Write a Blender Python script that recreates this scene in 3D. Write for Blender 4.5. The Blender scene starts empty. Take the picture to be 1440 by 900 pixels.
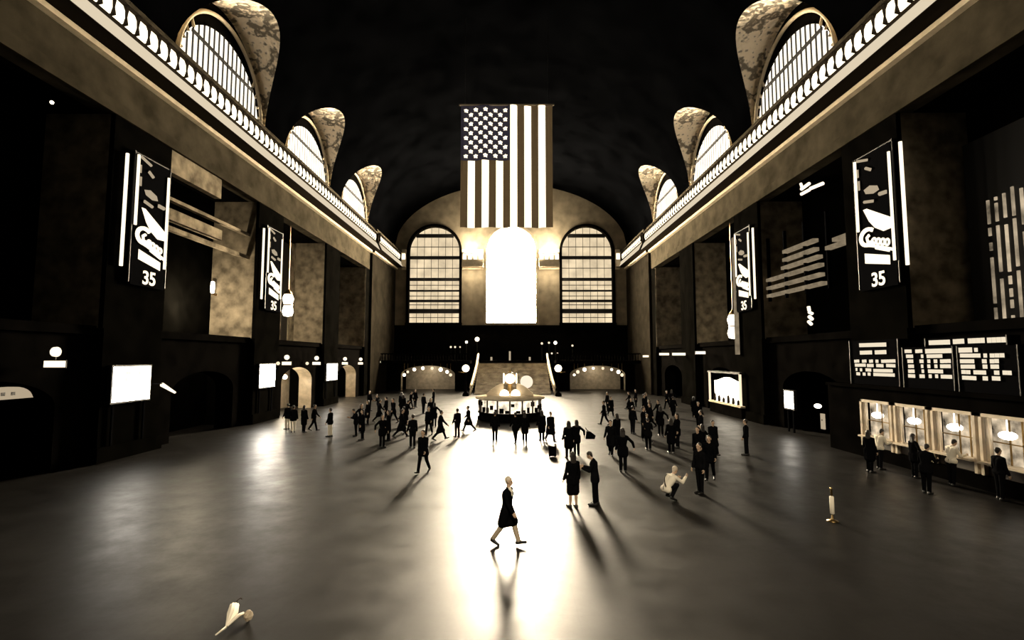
import bpy, math, random
from mathutils import Vector, Matrix, Euler
random.seed(7)
S = bpy.context.scene
COL = S.collection
PI = math.pi

# ------------------------------------------------------------------ camera, world, light, exposure
F = 700.0                                   # focal length in pixels of the 1440 px frame
EYE = Vector((0.4, 0.0, 4.75))
PITCH = math.atan(53.0 / F)
YAW = math.atan(2.0 / F)
cam_data = bpy.data.cameras.new('camera')
cam_data.sensor_width = 36.0
cam_data.lens = F / 1440.0 * 36.0
cam_data.clip_end = 400
cam = bpy.data.objects.new('camera', cam_data)
COL.objects.link(cam)
cam.location = EYE
cam.rotation_euler = (PI / 2 + PITCH, 0, YAW)
S.camera = cam
CROT = Euler(cam.rotation_euler).to_matrix()

world = bpy.data.worlds.new('world')
S.world = world
world.use_nodes = True
world.node_tree.nodes['Background'].inputs['Color'].default_value = (1, .85, .65, 1)
world.node_tree.nodes['Background'].inputs['Strength'].default_value = 0.0
S.view_settings.view_transform = 'Standard'
S.view_settings.look = 'None'
S.view_settings.exposure = 0.0
S.view_settings.gamma = 1.0
S.view_settings.use_curve_mapping = False
S.cycles.max_bounces = 6
S.cycles.sample_clamp_indirect = 6.0
S.cycles.caustics_reflective = False
S.cycles.caustics_refractive = False

MID_WINDOW = 440.0       # radiance of the sunlit middle window
SIDE_WINDOW = 0.85
LUNETTE = 1.9
CORNICE_LAMP = 2.6
WEST_WINDOW = 0.2


def area_light(name, loc, target, sx, sy, power, col=(1, .84, .6)):
    d = bpy.data.lights.new(name, 'AREA')
    d.shape = 'RECTANGLE'
    d.size, d.size_y, d.energy, d.color = sx, sy, power, col
    o = bpy.data.objects.new(name, d)
    COL.objects.link(o)
    o.location = loc
    v = Vector(target) - Vector(loc)
    o.rotation_euler = v.to_track_quat('-Z', 'Y').to_euler()
    return o


def point_light(name, loc, power, r=.2, col=(1, .84, .6)):
    d = bpy.data.lights.new(name, 'POINT')
    d.energy, d.shadow_soft_size, d.color = power, r, col
    o = bpy.data.objects.new(name, d)
    COL.objects.link(o)
    o.location = loc
    return o


# unseen area lights added before the end wall, washing stone around the cornice
for cx, w in ((-5.95, 3.6), (5.95, 3.6)):
    area_light('end_wall_fill', (cx, 74.4, 21.3), (cx * .55, 77.4, 26.5), w, .8, 1700)
    area_light('end_wall_fill', (cx, 75.0, 18.4), (cx, 77.2, 13.5), w, .6, 420)


# unseen fill spot added behind the viewer to light pale clothes and hair
sd = bpy.data.lights.new('fill_spot', 'SPOT')
sd.energy, sd.spot_size, sd.spot_blend, sd.shadow_soft_size, sd.color = 24000, math.radians(66), .8, .5, (1, .86, .64)
so = bpy.data.objects.new('fill_spot', sd)
COL.objects.link(so)
so.location = (1.5, -7.5, 17.5)
so.rotation_euler = (Vector((2.0, 15.5, 0)) - Vector(so.location)).to_track_quat('-Z', 'Y').to_euler()


# ------------------------------------------------------------------ measuring
def ray(px, py):
    return (CROT @ Vector(((px - 720) / F, (450 - py) / F, -1))).normalized()


def on_floor(px, py, z=0.0):
    d = ray(px, py)
    return EYE + d * ((z - EYE.z) / d.z)


def on_x(px, py, X):
    d = ray(px, py)
    return EYE + d * ((X - EYE.x) / d.x)


def on_y(px, py, Y):
    d = ray(px, py)
    return EYE + d * ((Y - EYE.y) / d.y)


# ------------------------------------------------------------------ materials
def mat(name, col, rough=.6, metal=0.0, noise=0.0, scale=3.0, bump=0.0, spec=.5, trans=0.0):
    m = bpy.data.materials.new(name)
    m.use_nodes = True
    nt = m.node_tree
    b = nt.nodes['Principled BSDF']
    b.inputs['Base Color'].default_value = (*col, 1)
    b.inputs['Roughness'].default_value = rough
    b.inputs['Metallic'].default_value = metal
    b.inputs['Specular IOR Level'].default_value = spec
    if noise or bump:
        tc = nt.nodes.new('ShaderNodeTexCoord')
        n = nt.nodes.new('ShaderNodeTexNoise')
        n.inputs['Scale'].default_value = scale
        n.inputs['Detail'].default_value = 6
        nt.links.new(tc.outputs['Object'], n.inputs['Vector'])
        if noise:
            r = nt.nodes.new('ShaderNodeMapRange')
            r.inputs['From Min'].default_value = .3
            r.inputs['From Max'].default_value = .7
            r.inputs['To Min'].default_value = 1 - noise
            r.inputs['To Max'].default_value = 1 + noise
            nt.links.new(n.outputs['Fac'], r.inputs['Value'])
            mx = nt.nodes.new('ShaderNodeVectorMath')
            mx.operation = 'SCALE'
            mx.inputs[0].default_value = col
            nt.links.new(r.outputs['Result'], mx.inputs['Scale'])
            nt.links.new(mx.outputs['Vector'], b.inputs['Base Color'])
        if bump:
            bp = nt.nodes.new('ShaderNodeBump')
            bp.inputs['Strength'].default_value = bump
            bp.inputs['Distance'].default_value = .05
            nt.links.new(n.outputs['Fac'], bp.inputs['Height'])
            nt.links.new(bp.outputs['Normal'], b.inputs['Normal'])
    return m


def glow(name, col, strength, noise=0.0, scale=2.0):
    m = bpy.data.materials.new(name)
    m.use_nodes = True
    nt = m.node_tree
    nt.nodes.remove(nt.nodes['Principled BSDF'])
    e = nt.nodes.new('ShaderNodeEmission')
    e.inputs['Color'].default_value = (*col, 1)
    e.inputs['Strength'].default_value = strength
    nt.links.new(e.outputs[0], nt.nodes['Material Output'].inputs['Surface'])
    if noise:
        tc = nt.nodes.new('ShaderNodeTexCoord')
        n = nt.nodes.new('ShaderNodeTexNoise')
        n.inputs['Scale'].default_value = scale
        n.inputs['Detail'].default_value = 4
        nt.links.new(tc.outputs['Object'], n.inputs['Vector'])
        r = nt.nodes.new('ShaderNodeMapRange')
        r.inputs['From Min'].default_value = .3
        r.inputs['From Max'].default_value = .7
        r.inputs['To Min'].default_value = strength * (1 - noise)
        r.inputs['To Max'].default_value = strength * (1 + noise)
        nt.links.new(n.outputs['Fac'], r.inputs['Value'])
        nt.links.new(r.outputs['Result'], e.inputs['Strength'])
    return m


def floor_material():
    m = mat('polished_marble_floor', (.03, .025, .019), rough=.3, spec=.17)
    nt = m.node_tree
    b = nt.nodes['Principled BSDF']
    tc = nt.nodes.new('ShaderNodeTexCoord')
    mp = nt.nodes.new('ShaderNodeMapping')
    nt.links.new(tc.outputs['Object'], mp.inputs['Vector'])
    br = nt.nodes.new('ShaderNodeTexBrick')
    br.offset = 0
    br.inputs['Scale'].default_value = 1.0
    br.inputs['Brick Width'].default_value = .8
    br.inputs['Row Height'].default_value = .8
    br.inputs['Mortar Size'].default_value = .008
    br.inputs['Color1'].default_value = (.006, .005, .004, 1)
    br.inputs['Color2'].default_value = (.0045, .0038, .003, 1)
    br.inputs['Mortar'].default_value = (.002, .0018, .0015, 1)
    nt.links.new(mp.outputs['Vector'], br.inputs['Vector'])
    n = nt.nodes.new('ShaderNodeTexNoise')
    n.inputs['Scale'].default_value = .9
    n.inputs['Detail'].default_value = 8
    n.inputs['Roughness'].default_value = .7
    nt.links.new(tc.outputs['Object'], n.inputs['Vector'])
    r = nt.nodes.new('ShaderNodeMapRange')
    r.inputs['From Min'].default_value = .3
    r.inputs['From Max'].default_value = .7
    r.inputs['To Min'].default_value = .33
    r.inputs['To Max'].default_value = .49
    nt.links.new(n.outputs['Fac'], r.inputs['Value'])
    nt.links.new(r.outputs['Result'], b.inputs['Roughness'])
    nt.links.new(br.outputs['Color'], b.inputs['Base Color'])
    n2 = nt.nodes.new('ShaderNodeTexNoise')
    n2.inputs['Scale'].default_value = 2.2
    n2.inputs['Detail'].default_value = 5
    nt.links.new(tc.outputs['Object'], n2.inputs['Vector'])
    bp = nt.nodes.new('ShaderNodeBump')
    bp.inputs['Strength'].default_value = .12
    bp.inputs['Distance'].default_value = .02
    nt.links.new(n2.outputs['Fac'], bp.inputs['Height'])
    nt.links.new(bp.outputs['Normal'], b.inputs['Normal'])
    return m


def ornament_material():
    """carved plaster: scrolls and rosettes as height and tone"""
    m = mat('carved_plaster', (.42, .35, .25), rough=.75)
    nt = m.node_tree
    b = nt.nodes['Principled BSDF']
    tc = nt.nodes.new('ShaderNodeTexCoord')
    v = nt.nodes.new('ShaderNodeTexVoronoi')
    v.inputs['Scale'].default_value = 3.2
    nt.links.new(tc.outputs['Object'], v.inputs['Vector'])
    w = nt.nodes.new('ShaderNodeTexWave')
    w.wave_type = 'RINGS'
    w.inputs['Scale'].default_value = 1.1
    w.inputs['Distortion'].default_value = 9
    w.inputs['Detail'].default_value = 3
    nt.links.new(tc.outputs['Object'], w.inputs['Vector'])
    mu = nt.nodes.new('ShaderNodeMath')
    mu.operation = 'MULTIPLY'
    nt.links.new(v.outputs['Distance'], mu.inputs[0])
    nt.links.new(w.outputs['Fac'], mu.inputs[1])
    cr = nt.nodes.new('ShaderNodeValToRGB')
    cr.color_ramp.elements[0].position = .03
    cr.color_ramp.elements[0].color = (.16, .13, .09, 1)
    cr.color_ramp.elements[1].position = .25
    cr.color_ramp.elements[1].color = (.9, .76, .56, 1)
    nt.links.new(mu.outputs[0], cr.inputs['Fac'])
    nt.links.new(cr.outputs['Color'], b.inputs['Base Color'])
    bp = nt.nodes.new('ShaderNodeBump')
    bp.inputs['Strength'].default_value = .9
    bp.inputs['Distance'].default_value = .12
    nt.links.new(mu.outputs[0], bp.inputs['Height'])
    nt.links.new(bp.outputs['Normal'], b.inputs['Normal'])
    return m


def cloth_material(name, col, trans):
    m = bpy.data.materials.new(name)
    m.use_nodes = True
    nt = m.node_tree
    nt.nodes.remove(nt.nodes['Principled BSDF'])
    d = nt.nodes.new('ShaderNodeBsdfDiffuse')
    d.inputs['Color'].default_value = (*col, 1)
    t = nt.nodes.new('ShaderNodeBsdfTranslucent')
    tc = nt.nodes.new('ShaderNodeTexCoord')
    n = nt.nodes.new('ShaderNodeTexNoise')
    n.inputs['Scale'].default_value = 1.2
    nt.links.new(tc.outputs['Object'], n.inputs['Vector'])
    mx = nt.nodes.new('ShaderNodeMixRGB')
    mx.inputs[1].default_value = (*[c * .8 for c in trans], 1)
    mx.inputs[2].default_value = (*trans, 1)
    nt.links.new(n.outputs['Fac'], mx.inputs[0])
    nt.links.new(mx.outputs[0], t.inputs['Color'])
    a = nt.nodes.new('ShaderNodeAddShader')
    nt.links.new(d.outputs[0], a.inputs[0])
    nt.links.new(t.outputs[0], a.inputs[1])
    nt.links.new(a.outputs[0], nt.nodes['Material Output'].inputs['Surface'])
    return m


WARM = (1, .86, .64)
TAN = (1, .80, .54)
M = dict(
    floor=floor_material(),
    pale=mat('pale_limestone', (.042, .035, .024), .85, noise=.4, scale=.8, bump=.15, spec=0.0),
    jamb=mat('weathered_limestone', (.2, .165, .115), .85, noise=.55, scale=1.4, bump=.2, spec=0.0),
    endwall=mat('end_wall_limestone', (.21, .175, .122), .85, noise=.3, scale=.7, bump=.1, spec=0.0),
    parapet=mat('mottled_parapet', (.05, .042, .03), .85, noise=.5, scale=2.5, spec=0.0),  # darker than the cornice stone, mottled
    corner=mat('dimmed_limestone', (.012, .010, .0072), .85, noise=.4, scale=.8, spec=0.0),  # limestone toned down, the dim far corner put into its colour
    dark=mat('dark_marble', (.0026, .0023, .002), .9, noise=.4, scale=1.0, spec=0.0),
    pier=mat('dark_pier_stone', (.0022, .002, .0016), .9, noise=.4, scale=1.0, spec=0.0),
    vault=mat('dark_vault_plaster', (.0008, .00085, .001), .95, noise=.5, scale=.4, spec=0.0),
    orn=ornament_material(),
    cornice=mat('cornice_stone', (.55, .46, .33), .7, noise=.15, scale=2, spec=0.0),
    console=mat('console_soffit_shade', (.02, .016, .012), .8, spec=0.0),  # dark consoles, also shade painted on the soffit and lamp gap
    iron=mat('blackened_iron', (.012, .011, .01), .5, .3),
    brass=mat('aged_brass', (.30, .2, .08), .35, 1.0),
    midglass=glow('sunlit_window', (1, .84, .60), MID_WINDOW),
    sideglass=glow('daylit_window', (1, .80, .52), SIDE_WINDOW, .25, .5),
    lunette=glow('lunette_glass', (1, .9, .74), LUNETTE),
    westglass=glow('west_window_glass', (1, .84, .6), WEST_WINDOW),
    lamp=glow('cornice_lamp_glass', (1, .86, .62), CORNICE_LAMP),
    bulb=glow('bulb', WARM, 5.0),
    bulbdim=glow('dim_bulb', TAN, 1.2),
    panel=glow('lit_display', (1, .92, .8), 60.0),
    panelsmall=glow('lit_small_display', (1, .92, .8), 14.0),
    bandglow=glow('cornice_band_glow', (1, .84, .6), .75),  # stone band made to glow, standing in for the light on it
    print=glow('display_print', (1, .84, .62), .93),
    sign=glow('lit_sign', WARM, 1.6),
    signdim=glow('lit_sign_dim', TAN, .45),
    board=glow('board_characters', (1, .86, .64), .9),
    tick=glow('ticket_window_light', (1, .8, .55), .5, 1.0, 1.9),
    ticklamp=glow('ticket_lamp', (1, .92, .8), 6.0),
    kiosk=glow('kiosk_light', (1, .9, .72), 5.0, .5, 3.0),
    boothglass=glow('booth_glass', (1, .85, .62), 1.3, .6, 2.5),
    slat=glow('lit_slat', (1, .78, .5), .22, .3, 2.0),
    lattice=glow('lit_lattice_pane', (1, .8, .54), .35, .9, 1.1),
    white=cloth_material('flag_white', (.5, .47, .42), (.28, .28, .27)),
    red=cloth_material('flag_red', (.012, .008, .005), (.012, .009, .0055)),
    blue=cloth_material('flag_blue', (.004, .004, .007), (.004, .004, .007)),
    skin=mat('skin', (.5, .34, .23), .6),
    hairdark=mat('dark_hair', (.015, .011, .008), .6),
    hairpale=mat('pale_hair', (.55, .47, .36), .6),
    black=mat('black_wool', (.0035, .0035, .004), .95, spec=0.0),
    charcoal=mat('charcoal_cloth', (.005, .005, .0055), .95, spec=0.0),
    brown=mat('brown_cloth', (.02, .015, .01), .95, spec=0.0),
    palecloth=mat('pale_cloth', (.85, .77, .62), .85),
    tancloth=mat('tan_trousers', (.42, .34, .24), .85),
    shoe=mat('black_leather', (.01, .009, .008), .4),
    eye=mat('eye', (.03, .02, .015), .2),
    wood=mat('dark_varnished_wood', (.03, .018, .01), .5),
    stair=mat('mottled_stair_marble', (.15, .125, .09), .7, noise=.5, scale=1.2, spec=.1),  # darker than the other marble, mottled
    marble=mat('pale_marble', (.5, .42, .31), .45, noise=.25, scale=2.0),
)


# ------------------------------------------------------------------ mesh building
class MB:
    def __init__(self):
        self.v, self.f, self.m = [], [], []

    def quad(self, a, b, c, d, mi=0):
        n = len(self.v)
        self.v += [tuple(a), tuple(b), tuple(c), tuple(d)]
        self.f.append((n, n + 1, n + 2, n + 3))
        self.m.append(mi)

    def poly(self, pts, mi=0):
        n = len(self.v)
        self.v += [tuple(p) for p in pts]
        self.f.append(tuple(range(n, n + len(pts))))
        self.m.append(mi)

    def box(self, x0, x1, y0, y1, z0, z1, mi=0):
        n = len(self.v)
        self.v += [(x, y, z) for z in (z0, z1) for y in (y0, y1) for x in (x0, x1)]
        for q in ((0, 2, 3, 1), (4, 5, 7, 6), (0, 1, 5, 4), (2, 6, 7, 3), (0, 4, 6, 2), (1, 3, 7, 5)):
            self.f.append(tuple(n + i for i in q))
            self.m.append(mi)
        return self

    def extrude(self, pts, off, mi=0):
        """closed prism: polygon pts swept by the vector off"""
        n, k = len(self.v), len(pts)
        off = Vector(off)
        self.v += [tuple(p) for p in pts] + [tuple(Vector(p) + off) for p in pts]
        self.f.append(tuple(range(n + k - 1, n - 1, -1)))
        self.f.append(tuple(range(n + k, n + 2 * k)))
        self.m += [mi, mi]
        for i in range(k):
            j = (i + 1) % k
            self.f.append((n + i, n + j, n + k + j, n + k + i))
            self.m.append(mi)
        return self

    def rings(self, rings, cap=True, mi=0, closed=True):
        n0, k = len(self.v), len(rings[0])
        for r in rings:
            self.v += [tuple(p) for p in r]
        for a in range(len(rings) - 1):
            for i in range(k if closed else k - 1):
                j = (i + 1) % k
                self.f.append((n0 + a * k + i, n0 + a * k + j, n0 + (a + 1) * k + j, n0 + (a + 1) * k + i))
                self.m.append(mi)
        if cap:
            self.f.append(tuple(n0 + i for i in reversed(range(k))))
            self.f.append(tuple(n0 + (len(rings) - 1) * k + i for i in range(k)))
            self.m += [mi, mi]
        return self

    def lathe(self, c, prof, seg=24, mi=0, axis='z'):
        """prof: (radius, height) along the axis from c"""
        c = Vector(c)
        rs = []
        for r, h in prof:
            ring = []
            for i in range(seg):
                a = 2 * PI * i / seg
                p = (max(r, 1e-4) * math.cos(a), max(r, 1e-4) * math.sin(a), h)
                if axis == 'y':
                    p = (p[0], p[2], p[1])
                if axis == 'x':
                    p = (p[2], p[0], p[1])
                ring.append(c + Vector(p))
            rs.append(ring)
        return self.rings(rs, True, mi)

    def sphere(self, c, r, seg=16, mi=0, sc=(1, 1, 1)):
        prof = [(math.sin(t) * 1.0, -math.cos(t)) for t in [PI * i / (seg // 2) for i in range(seg // 2 + 1)]]
        c = Vector(c)
        rs = []
        for rr, h in prof:
            rs.append([c + Vector((max(rr, 1e-3) * r * math.cos(2 * PI * i / seg) * sc[0],
                                   max(rr, 1e-3) * r * math.sin(2 * PI * i / seg) * sc[1], h * r * sc[2])) for i in range(seg)])
        return self.rings(rs, True, mi)

    def tube(self, pts, rad, seg=8, mi=0):
        pts = [Vector(p) for p in pts]
        rads = rad if isinstance(rad, (list, tuple)) else [rad] * len(pts)
        rs, up = [], None
        for i, p in enumerate(pts):
            d = (pts[min(i + 1, len(pts) - 1)] - pts[max(i - 1, 0)]).normalized()
            if up is None:
                up = Vector((0, 0, 1)) if abs(d.z) < .9 else Vector((1, 0, 0))
            a = d.cross(up).normalized()
            b = a.cross(d).normalized()
            up = b
            rs.append([p + (a * math.cos(2 * PI * j / seg) + b * math.sin(2 * PI * j / seg)) * rads[i] for j in range(seg)])
        return self.rings(rs, True, mi)

    def capsule(self, a, b, ra, rb, seg=12, mi=0):
        a, b = Vector(a), Vector(b)
        d = b - a
        L = d.length
        if L < 1e-5:
            d, L = Vector((0, 0, 1)), 0
        d = d.normalized()
        up = Vector((0, 0, 1)) if abs(d.z) < .9 else Vector((1, 0, 0))
        u = d.cross(up).normalized()
        w = u.cross(d).normalized()
        rs = []
        h = 4
        for i in range(h + 1):
            t = PI / 2 * (1 - i / h)
            rs.append((a - d * ra * math.sin(t), ra * math.cos(t)))
        for i in range(h + 1):
            t = PI / 2 * i / h
            rs.append((b + d * rb * math.sin(t), rb * math.cos(t)))
        out = [[p + (u * math.cos(2 * PI * j / seg) + w * math.sin(2 * PI * j / seg)) * max(r, 1e-3) for j in range(seg)] for p, r in rs]
        return self.rings(out, True, mi)

    def mesh(self, name, mats, origin=(0, 0, 0), smooth=False):
        o = Vector(origin)
        me = bpy.data.meshes.new(name)
        me.from_pydata([tuple(Vector(p) - o) for p in self.v], [], self.f)
        for mm in (mats if isinstance(mats, (list, tuple)) else [mats]):
            me.materials.append(mm)
        me.polygons.foreach_set('material_index', self.m)
        if smooth:
            me.polygons.foreach_set('use_smooth', [True] * len(me.polygons))
        me.update()
        return me


def link(name, me, parent=None, loc=(0, 0, 0), rz=0.0):
    o = bpy.data.objects.new(name, me)
    COL.objects.link(o)
    o.location = loc
    o.rotation_euler = (0, 0, rz)
    if parent is not None:
        o.parent = parent
    return o


def tag(o, label=None, cat=None, group=None, kind=None):
    for k, v in (('label', label), ('category', cat), ('group', group), ('kind', kind)):
        if v:
            o[k] = v
    return o


def empty(name, loc, label, cat, group=None, rz=0.0):
    o = link(name, None, None, loc, rz)
    o.empty_display_size = .2
    return tag(o, label, cat, group)


def part(name, mb, mats, parent, smooth=False, label=None):
    """mb in world axes, made local to an unrotated parent chain"""
    org = Vector((0, 0, 0))
    p = parent
    while p is not None:
        org += Vector(p.location)
        p = p.parent
    return tag(link(name, mb.mesh(name, mats, org, smooth), parent), label)


def single(name, mb, mats, label, cat, group=None, smooth=False, kind=None):
    xs = [p[0] for p in mb.v]
    ys = [p[1] for p in mb.v]
    zs = [p[2] for p in mb.v]
    org = ((min(xs) + max(xs)) / 2, (min(ys) + max(ys)) / 2, min(zs))
    return tag(link(name, mb.mesh(name, mats, org, smooth), None, org), label, cat, group, kind)


def struct(name, mb, mats, label=None, smooth=False):
    return tag(link(name, mb.mesh(name, mats, (0, 0, 0), smooth)), label, None, None, 'structure')


def copy_tree(o, parent=None, loc=None, rz=None):
    c = o.copy()
    COL.objects.link(c)
    c.parent = parent
    if loc is not None:
        c.location = loc
    if rz is not None:
        c.rotation_euler = (0, 0, rz)
    for ch in list(o.children):
        copy_tree(ch, c)
    return c


def arch_z(u, uc, hw, spring, rise):
    t = (u - uc) / hw
    return spring + rise * math.sqrt(max(0, 1 - t * t))


def arched_wall(mb, P, u0, u1, z0, ztop, holes, depth, mi=0, mj=0, n=14):
    """wall in the (u, z) plane mapped by P(u, z, d); holes (uc, half width, sill, spring, rise); depth of the reveals"""
    us = {u0, u1}
    for uc, hw, sill, sp, rise in holes:
        for i in range(2 * n + 1):
            us.add(uc - hw * math.cos(PI * i / (2 * n)))
    us = sorted(us)
    if callable(ztop):
        extra = [u0 + (u1 - u0) * i / 60 for i in range(61)]
        us = sorted(set(us) | set(extra))
    top = ztop if callable(ztop) else (lambda u: ztop)
    for a, b in zip(us[:-1], us[1:]):
        if b - a < 1e-6:
            continue
        mid = (a + b) / 2
        h = next((q for q in holes if abs(mid - q[0]) < q[1]), None)
        if h is None:
            mb.quad(P(a, z0, 0), P(b, z0, 0), P(b, top(b), 0), P(a, top(a), 0), mi)
        else:
            uc, hw, sill, sp, rise = h
            za, zb = arch_z(a, uc, hw, sp, rise), arch_z(b, uc, hw, sp, rise)
            if sill > z0:
                mb.quad(P(a, z0, 0), P(b, z0, 0), P(b, sill, 0), P(a, sill, 0), mi)
                mb.quad(P(a, sill, 0), P(b, sill, 0), P(b, sill, depth), P(a, sill, depth), mj)
            mb.quad(P(a, za, 0), P(b, zb, 0), P(b, top(b), 0), P(a, top(a), 0), mi)
            mb.quad(P(a, za, 0), P(a, za, depth), P(b, zb, depth), P(b, zb, 0), mj)
    for uc, hw, sill, sp, rise in holes:
        for u in (uc - hw, uc + hw):
            mb.quad(P(u, sill, 0), P(u, sp, 0), P(u, sp, depth), P(u, sill, depth), mj)


def arch_outline(uc, hw, sill, sp, rise, n=24):
    pts = [(uc - hw, sill), (uc + hw, sill)]
    for i in range(n + 1):
        a = PI * i / n
        pts.append((uc + hw * math.cos(a), sp + rise * math.sin(a)))
    return pts


# ------------------------------------------------------------------ dimensions of the hall
W = 18.3            # half width to the pier faces
DEEP = 21.6         # back of the side bays
END = 77.0
WEST = -9.0
BAY = 13.3
PIERS = [11.25 + BAY * k for k in range(-1, 4)]         # pier centres; the last stretch is the corner block
PHW = 1.9
SPRING = 21.6
VB = 10.6           # rise of the vault above the springing
LUN = [31.2, 44.5, 57.8]
PW, PH = 5.0, 5.7   # half width and height of the vault penetrations

# ------------------------------------------------------------------ floor, vault
mb = MB()
mb.quad((-26, WEST, 0), (26, WEST, 0), (26, END + 6, 0), (-26, END + 6, 0))
struct('floor', mb, M['floor'], 'polished dark marble floor of the great hall')


def pen(y):
    for c in LUN:
        if abs(y - c) < PW:
            return PH * math.sqrt(1 - ((y - c) / PW) ** 2)
    return 0.0


def vault_x(h):
    return W * math.sqrt(max(0, 1 - (h / VB) ** 2))


ys = {WEST, END}
for c in LUN:
    for i in range(33):
        ys.add(c - PW * math.cos(PI * i / 32))
for i in range(40):
    y = WEST + (END - WEST) * i / 39
    if pen(y) == 0:
        ys.add(y)
ys = sorted(ys)
mb = MB()
NT = 40
rows = []
for y in ys:
    t0 = math.asin(min(1, pen(y) / VB))
    rows.append([(W * math.cos(t0 + (PI - 2 * t0) * i / NT), y, SPRING + VB * math.sin(t0 + (PI - 2 * t0) * i / NT)) for i in range(NT + 1)])
mb.rings(rows, cap=False, closed=False)
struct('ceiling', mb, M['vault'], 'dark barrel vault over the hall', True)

# ------------------------------------------------------------------ end walls with three tall arched windows
MIDX = .06
WINS = [(-11.98, 3.9), (MIDX, 3.85), (11.92, 3.9)]
SILL, WSP = 10.15, 21.4


def vault_top(x):
    return SPRING + VB * math.sqrt(max(0, 1 - (min(abs(x), W) / W) ** 2)) + .02


PE = lambda u, z, d: (u, END + d, z)
mb = MB()
arched_wall(mb, PE, -W, W, 0, vault_top, [(c, h, SILL, WSP, 3.9) for c, h in WINS], .7, 0, 1)
mb.quad((-26, END + .7, 0), (-W, END, 0), (-W, END, 22), (-26, END + .7, 22), 0)
mb.quad((W, END, 0), (26, END + .7, 0), (26, END + .7, 22), (W, END, 22), 0)
struct('wall_end', mb, [M['endwall'], M['dark']], 'pale end wall with three tall arched windows')

# lower dark wainscot of the end wall, below the sills
mb = MB()
mb.box(-W, W, END - .25, END - .02, 4.2, 9.7)
mb.box(-W, W, END - .45, END - .02, 9.45, 9.75)
struct('trim_1', mb, M['dark'], 'dark stone wainscot below the three arched windows')


def big_window(name, c, hw, glass, label):
    root = link(name, None, None, (c, END, SILL))
    tag(root, label, None, None, 'structure')
    g = MB()
    g.extrude([(u, END + .62, z) for u, z in arch_outline(c, hw, SILL, WSP, 3.9)], (0, .04, 0))
    part('glass', g, glass, root)
    bars = MB()
    for i in range(1, 7):
        u = c - hw + 2 * hw * i / 7
        bars.box(u - .028, u + .028, END + .5, END + .6, SILL, arch_z(u, c, hw, WSP, 3.9))
    for z in (11.0, 13.0, 14.4, 16.1, 18.8, 22.2):
        w = hw if z < WSP else hw * math.sqrt(max(0, 1 - ((z - WSP) / 3.9) ** 2))
        bars.box(c - w, c + w, END + .5, END + .6, z - .05, z + .05)
    part('glazing_bars', bars, M['iron'], root)
    walk = MB()
    wt = .35 if glass is M['midglass'] else 1.4
    for z, t in ((12.0, .5), (13.6, .28), (15.2, .2), (17.0, .34), (20.45, .36), (23.95, .4)):
        w = hw if z < WSP else hw * math.sqrt(max(0, 1 - ((z - WSP) / 3.9) ** 2))
        walk.box(c - w, c + w, END + .3, END + .58, z - t * wt / 2, z + t * wt / 2)
    part('walkway', walk, M['iron'], root, label='dark horizontal walkways crossing the window')
    fr = MB()
    o1 = arch_outline(c, hw + .02, SILL, WSP, 3.92, 30)[2:]
    o2 = arch_outline(c, hw + .42, SILL, WSP, 4.32, 30)[2:]
    for i in range(len(o1) - 1):
        fr.extrude([(o1[i][0], END - .22, o1[i][1]), (o1[i + 1][0], END - .22, o1[i + 1][1]),
                    (o2[i + 1][0], END - .22, o2[i + 1][1]), (o2[i][0], END - .22, o2[i][1])], (0, .23, 0))
    for s in (-1, 1):
        fr.box(c + s * (hw + .22) - .2, c + s * (hw + .22) + .2, END - .22, END, SILL, WSP)
    fr.box(c - hw - .5, c + hw + .5, END - .35, END, SILL - .4, SILL)
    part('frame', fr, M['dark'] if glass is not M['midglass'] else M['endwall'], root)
    return root


big_window('window_1', *WINS[0], M['sideglass'], 'left tall arched window with dim tan glass')
big_window('window_2', *WINS[1], M['midglass'], 'blazing white middle arched window below the flag')
big_window('window_3', *WINS[2], M['sideglass'], 'right tall arched window with dim tan glass')

# the opposite end wall behind the viewer, with its own windows
PWW = lambda u, z, d: (u, WEST - d, z)
mb = MB()
arched_wall(mb, PWW, -W, W, 0, vault_top, [(c, h, SILL, WSP, 3.9) for c, h in WINS], .5, 0, 0)
mb.quad((-26, WEST, 0), (-W, WEST, 0), (-W, WEST, 22), (-26, WEST, 22), 0)
mb.quad((W, WEST, 0), (26, WEST, 0), (26, WEST, 22), (W, WEST, 22), 0)
struct('wall_west', mb, M['dark'], 'opposite end wall behind the viewer')
for k, (c, h) in enumerate(WINS):
    g = MB()
    g.extrude([(u, WEST - .45, z) for u, z in arch_outline(c, h, SILL, WSP, 3.9)], (0, -.04, 0))
    struct('window_%d' % (4 + k), g, M['westglass'], 'daylit arched window of the opposite end wall')

# ------------------------------------------------------------------ side walls, piers, cornices, lunettes
LAMP_ME = None
lamp_y = []
y = 15.0
while y < 63.9:
    lamp_y.append(y)
    y += .71
lamp_y2 = []
y = 64.9
while y < 75.6:
    lamp_y2.append(y)
    y += .71


def cornice_profile(step):
    """(inward distance from the wall, height) of the closed profile"""
    s = step
    return [(-.1, 18.45), (.3 + s, 18.5), (.33 + s, 18.72), (.12 + s, 18.8), (1.2 + s, 18.8), (1.2 + s, 18.84), (.8 + s, 19.7),
            (.8 + s, 19.95), (.72 + s, 20.0), (.72 + s, 20.92), (.98 + s, 20.96), (.98 + s, 21.08), (.6 + s, 21.15), (.55 + s, 21.6), (-.1, 21.6)]


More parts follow.
